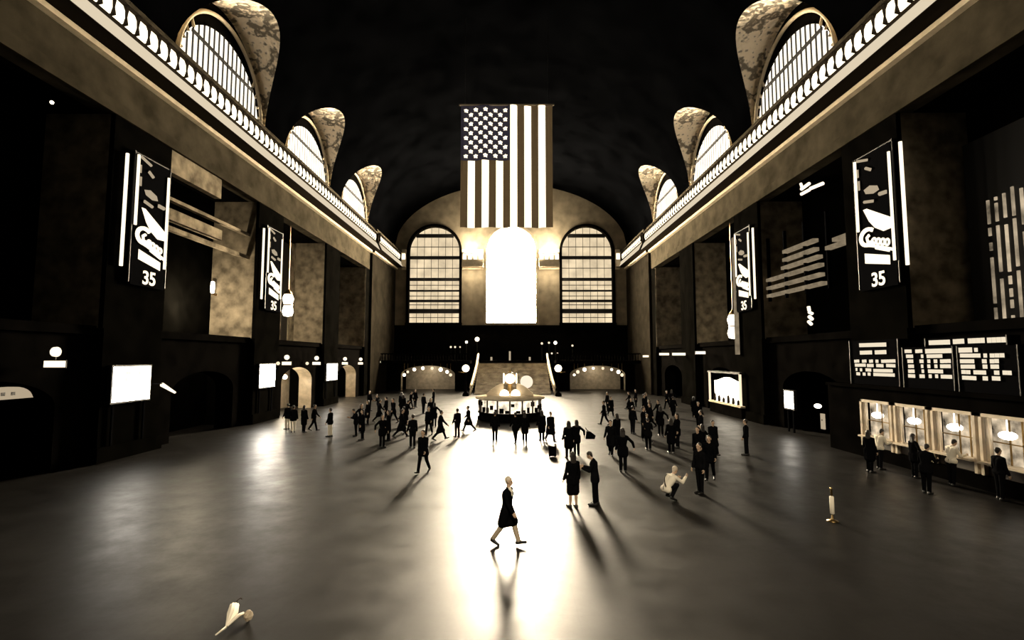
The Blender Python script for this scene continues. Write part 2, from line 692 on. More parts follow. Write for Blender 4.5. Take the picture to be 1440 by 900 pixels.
def cornice(name, sgn, y0, y1, step, lamps, label, lamp_label, grp):
    mb = MB()
    prof = cornice_profile(step)
    mb.extrude([(sgn * (W - d), y0, z) for d, z in prof], (0, y1 - y0, 0), 1)  # dark slot paints the shade of soffit and gap
    mb.m[-15 + 1] = mb.m[-15] = 0
    mb.m[-15 + 12] = mb.m[-15 + 11] = mb.m[-15 + 10] = 3
    for yy in lamps:                                    # scrolled consoles between the lamps
        y2 = yy - .355
        pts = [(.70, 19.96), (.95, 20.02), (.88, 20.4), (.96, 20.9), (.70, 20.92)]
        mb.extrude([(sgn * (W - d - step), y2 - .075, z) for d, z in pts], (0, .15, 0), 1)
    dx = .05
    a = [(.8 + step + dx, 19.69), (1.2 + step + .03, 18.84), (1.2 + step, 18.83), (.8 + step, 19.69)]
    mb.extrude([(sgn * (W - d), y0, z) for d, z in a], (0, y1 - y0, 0), 2)  # glowing strip laid over the band to make it look lit
    struct(name, mb, [M['cornice'], M['console'], M['bandglow'], M['parapet']], label)
    global LAMP_ME
    if LAMP_ME is None:
        l = MB()
        pr = [(-.02, -.02), (.1, -.04), (.18, .25), (.16, .6), (.06, .86), (-.02, .88)]
        l.extrude([(d, -.26, z) for d, z in pr], (0, .52, 0))
        LAMP_ME = l.mesh('cornice_lamp', M['lamp'])
    for yy in lamps:
        o = link('cornice_lamp', LAMP_ME, None, (sgn * (W - .72 - step), yy, 20.02), PI if sgn > 0 else 0)
        tag(o, lamp_label, 'lamp', grp)


SIDES = ((-1, 'left'), (1, 'right'))
for sgn, side in SIDES:
    cornice('trim_%d' % (2 if sgn < 0 else 3), sgn, WEST, 64.2, 0, lamp_y, 'long lit cornice along the %s wall' % side,
            'small glowing cornice lamp in the long row along the %s wall' % side, 'cornice lamps along the %s wall' % side)
    cornice('trim_%d' % (4 if sgn < 0 else 5), sgn, 64.2, END - .05, .3, lamp_y2, 'stepped cornice end on the %s corner block' % side,
            'small glowing cornice lamp on the far %s corner block' % side, 'cornice lamps on the far %s corner' % side)

# cornice of the end wall, broken by the windows
k = 6
for x0, x1, where in ((-17.0, -16.35, 'left of the left window'), (-7.6, -4.25, 'left of the bright middle window'),
                      (4.37, 7.55, 'right of the bright middle window'), (16.3, 17.0, 'right of the right window')):
    mb = MB()
    mb.extrude([(x0, END - d * .8, z) for d, z in cornice_profile(0)], (x1 - x0, 0, 0))
    struct('trim_%d' % k, mb, M['cornice'], 'short lit cornice ' + where)
    k += 1
    n = max(1, int((x1 - x0) / .71))
    for i in range(n):
        xx = x0 + (x1 - x0) * (i + .5) / n
        o = link('cornice_lamp', LAMP_ME, None, (xx, END - .58, 20.02), -PI / 2)
        tag(o, 'small glowing cornice lamp on the end wall, ' + where, 'lamp', 'cornice lamps ' + where)

for sgn, side in SIDES:
    # frieze above the bays, bay backs, soffits
    mb = MB()
    mb.box(*sorted((sgn * W, sgn * (W + .8))), WEST, END, 16.2, 21.6, 0)
    mb.box(*sorted((sgn * (W - .12), sgn * W)), WEST, 62.55, 16.15, 16.75, 0)
    mb.box(*sorted((sgn * DEEP, sgn * (DEEP + .3))), WEST, END, 0, 16.3, 2)
    mb.box(*sorted((sgn * (W + .79), sgn * (DEEP + .3))), WEST, END, 16.2, 16.5, 1)
    struct('wall_' + side, mb, [M['pale'], M['dark'], M['pier']], '%s wall of the hall with its pale frieze under the cornice' % side)
    # piers: dark face, pale flanks
    for yc in PIERS:
        mb = MB()
        x0, x1 = sorted((sgn * W, sgn * DEEP))
        y0, y1 = yc - PHW, yc + PHW
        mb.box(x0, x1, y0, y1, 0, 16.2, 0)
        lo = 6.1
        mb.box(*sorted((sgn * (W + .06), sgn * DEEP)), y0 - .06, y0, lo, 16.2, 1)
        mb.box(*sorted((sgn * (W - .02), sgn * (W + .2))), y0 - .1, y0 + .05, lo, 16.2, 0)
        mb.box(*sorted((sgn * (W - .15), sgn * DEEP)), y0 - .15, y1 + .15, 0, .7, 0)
        o = struct('pier', mb, [M['pier'], M['jamb']], 'dark square stone pier of the %s wall' % side)
    mb = MB()
    x0, x1 = sorted((sgn * W, sgn * DEEP))
    mb.box(x0, x1, 62.55, END, 0, 16.2, 0)
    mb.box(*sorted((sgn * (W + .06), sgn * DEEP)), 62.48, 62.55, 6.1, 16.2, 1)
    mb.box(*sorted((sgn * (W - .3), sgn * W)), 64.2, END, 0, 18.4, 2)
    struct('pier', mb, [M['pier'], M['jamb'], M['corner']], 'far corner block of the %s wall' % side)

    # lunettes
    for j, yc in enumerate(LUN):
        words = ('nearest', 'middle', 'farthest')[j]
        root = link('window_%d' % (10 + j + (3 if sgn > 0 else 0)), None, None, (sgn * (W + .2), yc, SPRING))
        tag(root, '%s half-round lunette window above the %s cornice' % (words, side), None, None, 'structure')
        P = lambda u, z, d: (sgn * (W + .28 + d), u, z)
        tymp = MB()
        tymp.extrude([P(u, z, 0) for u, z in arch_outline(yc, PW + .05, SPRING - .1, SPRING, PH + .05, 32)], (sgn * .1, 0, 0))
        part('tympanum', tymp, M['dark'], root)
        gl = MB()
        gl.extrude([P(u, z, -.08) for u, z in arch_outline(yc, 4.3, SPRING, SPRING + .1, 3.9, 32)], (sgn * .06, 0, 0))
        part('glass', gl, M['lunette'], root)
        mu = MB()
        n = 17
        for i in range(1, n):
            u = yc - 4.3 + 8.6 * i / n
            w = .045 if j == 0 else .014
            mu.box(*sorted((sgn * (W + (.13 if j == 0 else .17)), sgn * (W + .2))), u - w, u + w, SPRING, arch_z(u, yc, 4.3, SPRING + .1, 3.9))
        mu.box(*sorted((sgn * (W + .1), sgn * (W + .2))), yc - 3.4, yc + 3.4, 23.86, 24.06)
        part('mullions', mu, M['iron'], root)
        rib = MB()
        arc = [(sgn * (W + .1), yc + 4.62 * math.cos(a), SPRING + 4.95 * math.sin(a)) for a in [PI * i / 36 for i in range(37)]]
        rib.tube(arc, .13, 8)
        part('rib', rib, M['cornice'], root, True, 'pale moulded rib around the lunette')
        sp = MB()
        for i in (1, 2, 3, 4, 14, 15, 16, 17):
            a = PI * i / 18
            p0 = (sgn * (W + .14), yc + 4.3 * math.cos(a), SPRING + .1 + 3.9 * math.sin(a))
            p1 = (sgn * (W + .14), yc + 4.6 * math.cos(a), SPRING + 4.92 * math.sin(a))
            sp.tube([p0, p1], [.09, .06], 6)
        part('scallops', sp, M['cornice'], root)
        # the shell of carved plaster running from the rib out to the vault
        sh = MB()
        rings = []
        for i in range(49):
            a = PI * i / 48
            yy, h = yc - PW * math.cos(a), PH * math.sin(a)
            xv, xw = vault_x(h), W + .3
            rings.append([(sgn * (xw + (xv - xw) * t / 6), yy, SPRING + h) for t in range(7)])
        sh.rings(rings, cap=False, closed=False)
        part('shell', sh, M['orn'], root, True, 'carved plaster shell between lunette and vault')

# ------------------------------------------------------------------ flag
FY = 38.0
fl, fr_, ft, fb = on_y(648.5, 147, FY).x, on_y(776.5, 147, FY).x, on_y(712, 148, FY).z, on_y(712, 320, FY).z
flag = empty('flag', (0, FY, ft), 'huge striped flag hanging vertically over the hall above the bright window', 'flag')


def fold(x, z):
    return FY + .12 * math.sin(x * 2.6 + z * .15) + .05 * math.sin(x * 6.1 - z * .4)


mb = MB()
NS, SUB, NZ = 13, 3, 24
can_z = ft - (ft - fb) * .455
for i in range(NS):
    for q in range(SUB):
        xa = fl + (fr_ - fl) * (i + q / SUB) / NS
        xb = fl + (fr_ - fl) * (i + (q + 1) / SUB) / NS
        zs = [ft + (can_z - ft) * t / 11 for t in range(12)] + [can_z + (fb - can_z) * t / 13 for t in range(1, 14)]
        for z0, z1 in zip(zs[:-1], zs[1:]):
            if i < 7 and z0 > can_z + 1e-4:
                continue
            mi = 0 if i % 2 else 1
            mb.quad((xa, fold(xa, z0), z0), (xb, fold(xb, z0), z0), (xb, fold(xb, z1), z1), (xa, fold(xa, z1), z1), mi)
part('cloth', mb, [M['white'], M['red']], flag, True)
cw = (fr_ - fl) * 7 / 13
canton = MB()
stars = MB()
cx_, cz_ = cw / 10, (ft - can_z) / 12


def star_r(t):
    k_ = ((t - PI / 2) / (PI / 5)) % 2
    k_ = k_ if k_ <= 1 else 2 - k_
    return .235 + (.135 - .235) * k_


def rect(mb_, xa, xb, za, zb):
    mb_.quad((xa, fold(xa, za), za), (xb, fold(xb, za), za), (xb, fold(xb, zb), zb), (xa, fold(xa, zb), zb))


for c in range(9):                                   # nine columns by eleven rows, every second place holds a star
    for r in range(11):
        sx, sz = fl + cx_ * (c + 1), ft - cz_ * (r + 1)
        if (c + r) % 2:
            rect(canton, sx - cx_ / 2, sx + cx_ / 2, sz - cz_ / 2, sz + cz_ / 2)
            continue
        ang = sorted([PI / 2 + kk * PI / 5 for kk in range(-5, 5)] + [math.atan2(b_ * cz_, a_ * cx_) for a_ in (-1, 1) for b_ in (-1, 1)])
        inner, outer = [], []
        for t in ang:
            rr = star_r(t)
            q = min(cx_ / 2 / max(1e-6, abs(math.cos(t))), cz_ / 2 / max(1e-6, abs(math.sin(t))))
            for lst, dd in ((inner, min(rr, q * .97)), (outer, q)):
                xx, zz = sx + dd * math.cos(t), sz + dd * math.sin(t)
                lst.append((xx, fold(xx, zz), zz))
        stars.poly(inner)
        for kk in range(len(ang)):
            nn = (kk + 1) % len(ang)
            canton.quad(inner[kk], outer[kk], outer[nn], inner[nn])
for xa, xb, za, zb in ((fl, fl + cx_ / 2, can_z, ft), (fl + cw - cx_ / 2, fl + cw, can_z, ft)):
    for q in range(12):
        rect(canton, xa, xb, za + (zb - za) * q / 12, za + (zb - za) * (q + 1) / 12)
for za, zb in ((can_z, can_z + cz_ / 2), (ft - cz_ / 2, ft)):
    for q in range(9):
        rect(canton, fl + cx_ * (q + .5), fl + cx_ * (q + 1.5), za, zb)
part('canton', canton, M['blue'], flag)
part('stars', stars, M['white'], flag, label='white stars on the dark canton')
mb = MB()
mb.tube([(fl - .15, FY, ft + .03), (fr_ + .15, FY, ft + .03)], .07, 10)
part('rod', mb, M['cornice'], flag)
mb = MB()
for xx in (fl + .3, fr_ - .3):
    mb.tube([(xx, FY, ft), (xx, FY, SPRING + VB - .2)], .02, 6)
part('cable', mb, M['iron'], flag)

# ------------------------------------------------------------------ banners on the piers
def text_mesh(txt, size):
    cu = bpy.data.curves.new('t', 'FONT')
    cu.body, cu.size, cu.extrude = txt, size, .01
    cu.align_x = 'CENTER'
    cu.offset = size * .02
    o = bpy.data.objects.new('t', cu)
    COL.objects.link(o)
    dg = bpy.context.evaluated_depsgraph_get()
    dg.update()
    me = bpy.data.meshes.new_from_object(o.evaluated_get(dg))
    bpy.data.objects.remove(o)
    return me


def banner(sgn, y0, y1, z0, z1, label):
    """y0 near, y1 far; u runs left to right as read from the hall"""
    X = sgn * (W - .16)
    H = z1 - z0
    root = empty('banner', (X, (y0 + y1) / 2, z0), label, 'banner', 'advertising banners on the piers')

    def P(u, v, d=.07):
        yy = y0 + (y1 - y0) * (u if sgn < 0 else 1 - u)
        return Vector((X - sgn * d, yy, z0 + H * v))

    def strip(mb, pts, w, d=.07):
        pts = [P(u, v, d) for u, v in pts]
        mb.tube(pts, w, 6)
    b = MB()
    b.box(*sorted((X - sgn * .05, X + sgn * .12)), y0, y1, z0, z1)
    part('cloth', b, M['black'], root)
    e = MB()
    strip(e, [(.03, .45), (.03, .99)], .075)
    part('border', e, M['sign'], root)
    e = MB()
    strip(e, [(.97, .17), (.97, .93)], .07)
    part('border', e, M['sign'], root)
    e = MB()
    for pts, w in (([(.1, .985), (.4, .955)], .07), ([(.34, .9), (.48, .87)], .08), ([(.1, .92), (.1, .86)], .05), ([(.12, .83), (.12, .76)], .05)):
        strip(e, pts, w)
    e.extrude([P(u, v, .03) for u, v in ((.25, .745), (.42, .76), (.62, .735), (.66, .70), (.5, .69), (.3, .71))], (-sgn * .05, 0, 0))
    strip(e, [(.25, .655), (.5, .635)], .08)
    strip(e, [(.68, .665), (.86, .66)], .10)
    part('small_marks', e, M['signdim'], root)
    e = MB()
    e.extrude([P(u, v, .03) for u, v in ((.2, .60), (.3, .60), (.62, .535), (.97, .465), (.97, .40), (.72, .395), (.5, .44), (.35, .50))], (-sgn * .05, 0, 0))
    part('wedge', e, M['sign'], root)
    e = MB()
    c = [(.30 + .2 * math.cos(a), .375 + .058 * math.sin(a) + .012) for a in [PI * (.25 + 1.5 * i / 16) for i in range(17)]]
    strip(e, c, .11)
    strip(e, [(.34, .40), (.27, .385), (.29, .35), (.42, .345)], .08)
    for k in range(4):
        uc = .46 + .115 * k
        loop = [(uc + .05 * math.cos(a), .345 - .012 * k + .022 * math.sin(a)) for a in [2 * PI * i / 12 for i in range(13)]]
        strip(e, loop, .055)
    strip(e, [(.18, .335), (.4, .315), (.7, .28), (.96, .245)], .075)
    part('script_lettering', e, M['sign'], root)
    e = MB()
    e.extrude([P(u, v, .03) for u, v in ((.18, .275), (.84, .215), (.84, .15), (.18, .20))], (-sgn * .05, 0, 0))
    strip(e, [(.5, .29), (.85, .245)], .06)
    part('lettering_bar', e, M['sign'], root)
    me = text_mesh('35', .95)
    me.materials.clear()
    me.materials.append(M['sign'])
    t = link('numerals', me, root)
    t.rotation_euler = (PI / 2, 0, -sgn * PI / 2)
    p = P(.52, .02, .08)
    t.location = p - Vector(root.location)
    e = MB()
    for yy in (y0 - .1, y1 + .1):
        e.tube([(X - sgn * .02, yy, z0 + .1), (X - sgn * .02, yy, z1 + .1)], .04, 6)
    e.tube([(X + sgn * .02, y0 - .1, z1 + .05), (X + sgn * .02, y1 + .1, z1 + .05)], .05, 6)
    part('hanging_frame', e, M['iron'], root)
    s = MB()                                            # lit metal strip on the pier edge nearest the viewer
    yy = y0 - .55
    s.tube([(X, yy, z0 + H * .12), (X, yy, z0 + H * .96)], .075, 6)
    part('edge_strip', s, M['sign'], root, label='slim lit strip running down the pier edge')
    return root


banner(-1, 23.75, 26.05, 8.3, 14.8, 'tall dark advertising banner on the nearer left pier, script lettering over 35')
banner(1, 22.75, 25.2, 8.1, 14.9, 'tall dark advertising banner on the nearer right pier, script lettering over 35')
banner(-1, 36.9, 39.2, 8.3, 14.6, 'narrow looking dark advertising banner on the second left pier')
banner(1, 36.9, 39.2, 8.3, 14.6, 'narrow looking dark advertising banner on the second right pier')

# ------------------------------------------------------------------ lit display panels at the foot of the piers
def display(px0, px1, py0, py1, sgn, label, glowmat):
    X = sgn * (W - .2)
    a, b = on_x(px0, py0, X), on_x(px1, py0, X)
    lo = on_x(px0, py1, X).z
    y0, y1 = sorted((a.y, b.y))
    z0, z1 = lo, a.z
    root = empty('display_panel', (X, (y0 + y1) / 2, 0), label, 'sign', 'lit advertising displays along the walls')
    f = MB()
    f.box(*sorted((X, X + sgn * .18)), y0 - .08, y1 + .08, z0 - .08, z1 + .08)
    part('case', f, M['iron'], root)
    g = MB()
    g.box(*sorted((X - sgn * .02, X + sgn * .02)), y0, y1, z0, z1)
    part('glass', g, glowmat, root, label='glowing white display face')
    p = MB()
    yc, zc, h = (y0 + y1) / 2, (z0 + z1) / 2 + .06, (z1 - z0)
    xx = X - sgn * .03
    for a0, a1, b0, b1 in ((-.28, .28, .26, .3), (-.28, -.24, -.1, .26), (.24, .28, -.1, .26), (-.28, .28, -.26, -.23)):
        p.box(*sorted((xx, xx + sgn * .008)), yc + a0 * h, yc + a1 * h, zc + b0 * h, zc + b1 * h)
    part('print', p, M['print'], root)
    for yy in (y0 + .2, y1 - .2):
        e = MB()
        e.box(*sorted((X + sgn * .06, X + sgn * .14)), yy - .05, yy + .05, 0, z0 - .08)
        part('leg', e, M['black'], root)
    return root


display(160, 212, 516, 566, -1, 'large square glowing white display on the nearest left pier', M['panelsmall'])
display(366, 387, 513, 545, -1, 'glowing white display at the foot of the second left pier', M['panel'])
display(460, 474.5, 512, 535, -1, 'small looking glowing white display on the farthest left pier', M['panelsmall'])
display(1115, 1103, 551, 575, 1, 'small glowing white display on the right wall beyond the ticket windows', M['panelsmall'])

# ------------------------------------------------------------------ gate screens across the side bays
GATES = {}
for sgn, side in SIDES:
    for j, yc in enumerate([17.9] + LUN):
        lit = (j >= 2)
        X = sgn * (W + .5)
        P = lambda u, z, d: (X + sgn * d, u, z)
        hole = [(yc, 3.1, 0, 2.7, 1.2)]
        mb = MB()
        arched_wall(mb, P, yc - BAY / 2 + PHW, yc + BAY / 2 - PHW, 0, 6.1, hole, 1.2, 0, 1 if (lit and sgn < 0) else 0)
        mb.box(*sorted((sgn * (W + .3), sgn * (W + .9))), yc - 4.7, yc + 4.7, 5.8, 6.2, 0)
        o = struct('gate_screen', mb, [M['dark'], M['marble']], 'dark stone screen with an arched gate in the %s wall' % side)
        GATES[(sgn, j)] = (X, yc)
# lamps in the lit gates of the left wall
for j, pw in ((2, 500), (3, 230)):
    X, yc = GATES[(-1, j)]
    lx = X - 1.6
    root = empty('gate_lamp', (lx, yc + 1.0, 3.3), ('bright lamp inside the nearer lit gate of the left wall', 'lamp inside the farther lit gate of the left wall')[j - 2], 'lamp')
    b = MB()
    b.sphere((lx, yc + 1.0, 3.0), .22, 14)
    part('globe', b, M['bulb'], root, True)
    b = MB()
    b.tube([(lx, yc + 1.0, 3.2), (lx, yc + 1.0, 6.2)], .03, 6)
    part('stem', b, M['brass'], root)
    point_light('gate_light', (lx + .5, yc - .2, 2.9), pw, .25)
    back = MB()
    back.box(-DEEP + .02, -DEEP + .12, yc - 4.4, yc + 4.4, 0, 5.0)
    struct('gate_back', back, M['marble'], 'pale stone wall inside the lit gate of the left wall')

# ------------------------------------------------------------------ gate signs: a round number disc above a name bar
def gate_sign(X, yy, z, w, label, disc=True, glowm=None, grp='track gate signs'):
    sgn = 1 if X > 0 else -1
    glowm = glowm or M['sign']
    root = empty('gate_sign', (X, yy, z), label, 'sign', grp)
    b = MB()
    b.box(X - w / 2, X + w / 2, yy - .05, yy + .05, z, z + .26)
    b.box(X - w / 2 - .03, X + w / 2 + .03, yy + .04, yy + .07, z - .03, z + .29, 1)
    part('name_bar', b, [glowm, M['iron']], root)
    if disc:
        b = MB()
        b.lathe((X, yy, z + .62), [(.01, -.05), (.19, -.05), (.2, .05), (.01, .05)], 20, 0, 'y')
        part('number_disc', b, glowm, root)
        b = MB()
        b.tube([(X, yy + .02, z + .26), (X, yy + .02, z + .45)], .02, 6)
        part('stem', b, M['iron'], root)
    a = MB()
    a.tube([(X, yy + .06, z + .1), (X + sgn * .6, yy + .06, z + .1)], .03, 6)
    part('bracket', a, M['iron'], root)


for px, py, Xs, w, lab in ((77, 512, -18.0, .8, 'lit round disc over a bar on the left wall, nearest the left edge'),
                           (403, 511, -18.0, .72, 'lit round disc over a bar above the gate, left of two close alike'),
                           (445, 511, -18.0, .72, 'lit round disc over a bar above the gate, right of two close alike'),
                           (485, 511, -18.0, .62, 'lit round disc over a bar beyond the farthest left display'),
                           (507, 511, -18.0, .56, 'lit round disc over a bar, farthest one on the left wall')):
    p = on_x(px, py, Xs)
    gate_sign(Xs, p.y, p.z - .13, w, lab)
for px, py, Xs, w, lab in ((910, 501, 17.8, 1.1, 'short lit bar sign on the right wall, farthest of four'),
                           (934, 498, 17.8, 1.1, 'short lit bar sign on the right wall, second farthest of four'),
                           (957, 498, 17.8, 1.7, 'widest lit bar sign on the right wall, second nearest of four'),
                           (985, 496, 17.8, .9, 'short lit bar sign on the right wall beside the lit kiosk, nearest of four')):
    p = on_x(px, py, Xs)
    gate_sign(Xs, p.y, p.z - .13, w, lab, False)
for px, py in ((391, 511), (432, 511), (534, 509), (548, 509), (569, 509)):
    p = on_x(px, py, -18.1)
    b = MB()
    b.sphere((p.x, p.y, p.z), .14 if px < 450 else .18, 12)
    b.tube([(p.x, p.y, p.z), (p.x - .5, p.y, p.z + .1)], .02, 6, 1)
    single('wall_bulb', b, [M['bulbdim'], M['black']], {391: 'tiny yellowish bulb left of the close pair of disc signs', 432: 'tiny bulb between the close pair of disc signs',
           534: 'tiny bulb on the far left wall, nearest of three', 548: 'tiny bulb on the far left wall, middle of three', 569: 'tiny bulb on the far left wall, farthest of three'}[px], 'lamp', 'small bulbs on the left wall', True)
p = on_x(73, 144, -18.15)
b = MB()
b.sphere(p, .07, 10)
b.tube([p, p + Vector((-.4, 0, .03))], .02, 6, 1)
single('wall_bulb', b, [M['bulb'], M['black']], 'lone tiny bulb high on the dark left wall', 'lamp', None, True)

# lit awning sign at the left edge and the slanted lit sign edge by the big display
X = -17.9
root = empty('awning_sign', (X, 17.6, 3.2), 'wide tan lit sign with rounded end at the left edge of the view', 'sign')
b = MB()
y_end = on_x(47, 555, X).y
z0, z1 = on_x(20, 561, X).z, on_x(20, 544, X).z
pts = [(X, 14.5, z0), (X, y_end, z0)] + [(X, y_end - .75 + .72 * math.cos(a), z0 + (z1 - z0) * math.sin(a)) for a in [PI / 2 * i / 6 for i in range(1, 7)]] + [(X, 14.5, z1)]
b.extrude(pts, (-.25, 0, 0))
part('face', b, M['signdim'], root)
b = MB()
for i in range(7):
    yy = y_end - .8 - i * .36
    b.box(X + .01, X + .03, yy - .07, yy + .07, z0 + .14, z0 + .26)
part('lettering', b, M['iron'], root)
b = MB()
b.box(X - .6, X - .25, 14.5, y_end - .4, z0, z0 + .1)
part('bracket', b, M['iron'], root)
a_, c_ = on_x(228, 541, -17.6), on_x(246, 552, -17.6)
b = MB()
b.tube([a_, c_], [.11, .06], 8)
b.tube([a_ + Vector((0, 0, .05)), a_ + Vector((-.9, 0, .05))], .02, 6, 1)
single('slanted_light', b, [M['sign'], M['black']], 'short slanted lit tube just right of the large square display', 'lamp')

# ------------------------------------------------------------------ lanterns and sconces in the bays
def lantern(px, py, X, Y, label, r, h, power, glowm):
    p = on_y(px, py, Y)
    x, z = p.x, p.z
    root = empty('hanging_lantern', (x, Y, z - h), label, 'lantern')
    b = MB()
    b.lathe((x, Y, z), [(.05, -h), (r * .75, -h * .92), (r, -h * .55), (r * .72, -h * .06), (r * .72, h * .06), (r, h * .55), (r * .7, h * .92), (.05, h)], 12)
    part('glass', b, glowm, root, True)
    b = MB()
    b.lathe((x, Y, z), [(r * .4, h * .93), (r * .8, h * .95), (.06, h * 1.35), (.03, h * 1.4)], 12)
    part('cap', b, M['brass'], root, True)
    b = MB()
    b.lathe((x, Y, z), [(r * .76, -.05), (r * .82, 0), (r * .76, .05)], 12)
    part('band', b, M['brass'], root, True)
    b = MB()
    b.tube([(x, Y, z + h * 1.3), (x, Y, 16.2)], .035, 6)
    part('chain', b, M['brass'], root)
    if power:
        point_light('lantern_light', (x, Y + r + .3, z), power, .25)


lantern(405, 429, -20.1, 42.6, 'big bright lantern hanging in the middle left bay', .47, 1.0, 1100, M['bulb'])
lantern(1031, 459, 19.0, 41.8, 'big bright lantern hanging in the middle right bay', .47, 1.05, 260, M['bulb'])
for px, py, X, Y, pw, lab in ((299, 404, -21.2, 35.4, 1250, 'small bright sconce in the corner of the nearer left bay'),):
    p = on_y(px, py, Y)
    root = empty('wall_sconce', (p.x, Y, p.z - .6), lab, 'lamp')
    b = MB()
    b.lathe((p.x, Y, p.z), [(.03, -.45), (.12, -.4), (.15, 0), (.12, .4), (.03, .45)], 12)
    part('shade', b, M['bulb'], root, True)
    b = MB()
    b.box(p.x - .06, p.x + .06, Y, 36.0, p.z - .55, p.z - .45)
    part('bracket', b, M['brass'], root)
    point_light('sconce_light', (p.x + 1.1, Y - 3.2, p.z - 1.5), pw, .3)
for sgn, side, pw in ((-1, 'left', 90), (1, 'right', 150)):
    x, Y, z = sgn * 20.6, 57.0, 9.0
    root = empty('hanging_lantern', (x, Y, z - .6), 'dim lantern hanging in the farthest %s bay' % side, 'lantern')
    b = MB()
    b.lathe((x, Y, z), [(.05, -.5), (.22, -.4), (.26, 0), (.22, .4), (.05, .5)], 12)
    part('glass', b, M['bulbdim'], root, True)
    b = MB()
    b.tube([(x, Y, z + .45), (x, Y, 16.2)], .03, 6)
    part('chain', b, M['brass'], root)
    point_light('lantern_light', (x, Y, z), pw, .3)

# tall slot window in the back of the middle left bay
root = empty('slot_window', (-21.5, 45.0, 8), 'narrow dark slot window with pale jamb in the middle left bay', 'window')
b = MB()
b.box(-DEEP + .02, -DEEP + .1, 46.4, 48.0, 6.2, 15.8)
part('pane', b, M['iron'], root)
b = MB()
for y0, y1 in ((45.2, 46.4), (48.0, 49.2)):
    b.box(-DEEP + .02, -DEEP + .22, y0, y1, 6.2, 16.0)
part('jamb', b, M['jamb'], root)
# pale entablature rails and a lit strip high in the nearer left bay
b = MB()
b.box(-18.75, -18.35, 26.5, 31.2, 14.9, 16.15)
b.box(-19.2, -18.9, 26.6, 35.9, 11.9, 12.15)
b.box(-19.3, -18.9, 26.6, 32.4, 12.5, 13.15)
b.box(-19.2, -18.9, 26.6, 35.9, 13.6, 13.8)
struct('trim_12', b, M['jamb'], 'pale rails high across the nearer left bay')
a_, c_ = on_x(279, 258, -18.6), on_x(306, 274, -18.6)
b = MB()
b.tube([a_, c_], .09, 6)
single('lit_strip', b, M['sign'], 'bright lit strip high in the nearer left bay', 'lamp')

# lit horizontal slats in the nearer right bay
root = empty('louvre', (18.8, 33.0, 9.0), 'row of dim lit horizontal slats in the nearer right bay', 'window')
SX = 18.75
for i, (xa, ya, xb, yb) in enumerate(((1076, 417, 1155, 398), (1075, 407, 1152, 385), (1073, 395, 1151, 373), (1098, 377, 1149, 361), (1100, 366, 1144, 350), (1100, 355, 1143, 337), (1160, 349, 1196, 337), (1170, 338, 1194, 328))):
    a, c = on_x(xa, ya, SX), on_x(xb, yb, SX)
    z = (a.z + c.z) / 2
    b = MB()
    b.box(SX, SX + .35, min(a.y, c.y), max(a.y, c.y), z - .11, z + .11)
    part('slat', b, M['slat'], root)
b = MB()
for yy in (29.0, 31.3, 33.6, 35.8):
    b.box(SX + .1, SX + .3, yy - .06, yy + .06, 8.8, 13.4)
part('frame', b, M['black'], root)
# small lit signs in that bay
b = MB()
for xa, ya, xb, yb, r in ((1127, 266, 1138, 258, .1), (1127, 273, 1138, 267, .1), (1140, 265, 1157, 258, .11), (1126, 258, 1128, 264, .08)):
    b.tube([on_x(xa, ya, 18.6), on_x(xb, yb, 18.6)], r, 8)
single('neon_sign', b, M['sign'], 'small squiggly lit sign high in the nearer right bay', 'sign')
b = MB()
for xa, ya, xb, yb, r in ((1137, 431, 1138, 437, .1), (1138, 439, 1142, 441, .1), (1138, 445, 1142, 449, .11), (1137, 452, 1141, 456, .1)):
    b.tube([on_x(xa, ya, 18.7), on_x(xb, yb, 18.7)], r, 8)
single('neon_sign', b, M['sign'], 'small upright lit sign below the slats in the nearer right bay', 'sign')
# lit gate post above the kiosk
b = MB()
b.box(18.05, 18.25, 39.35, 39.75, 5.0, 14.4)
single('light_pole', b, M['slat'], 'tall slim pale lit pole beside the second right pier', 'lamp')

# tall barred window of the nearest right bay
root = empty('barred_window', (DEEP - .5, 16.5, 5.9), 'tall window with glowing vertical bars above the departure boards', 'window')
XB = DEEP - .35
b = MB()
b.box(XB - .1, XB + .1, 12.9, 22.4, 5.9, 14.5)
part('back', b, M['iron'], root)
y = 21.35
i = 0
rnd = random.Random(3)
while y > 13.2:
    b = MB()
    z = 6.0 + rnd.uniform(0, .4)
    while z < 11.9:
        h = rnd.choice((.35, .8, 1.5, 2.0))
        top = min(z + h, 11.6 + .04 * i)
        b.box(XB - .16, XB - .1, y - .05, y + .05, z, top)
        z = top + rnd.choice((.12, .18, .3))
    part('light_slit', b, M['lattice'], root)
    y -= .36
    i += 1

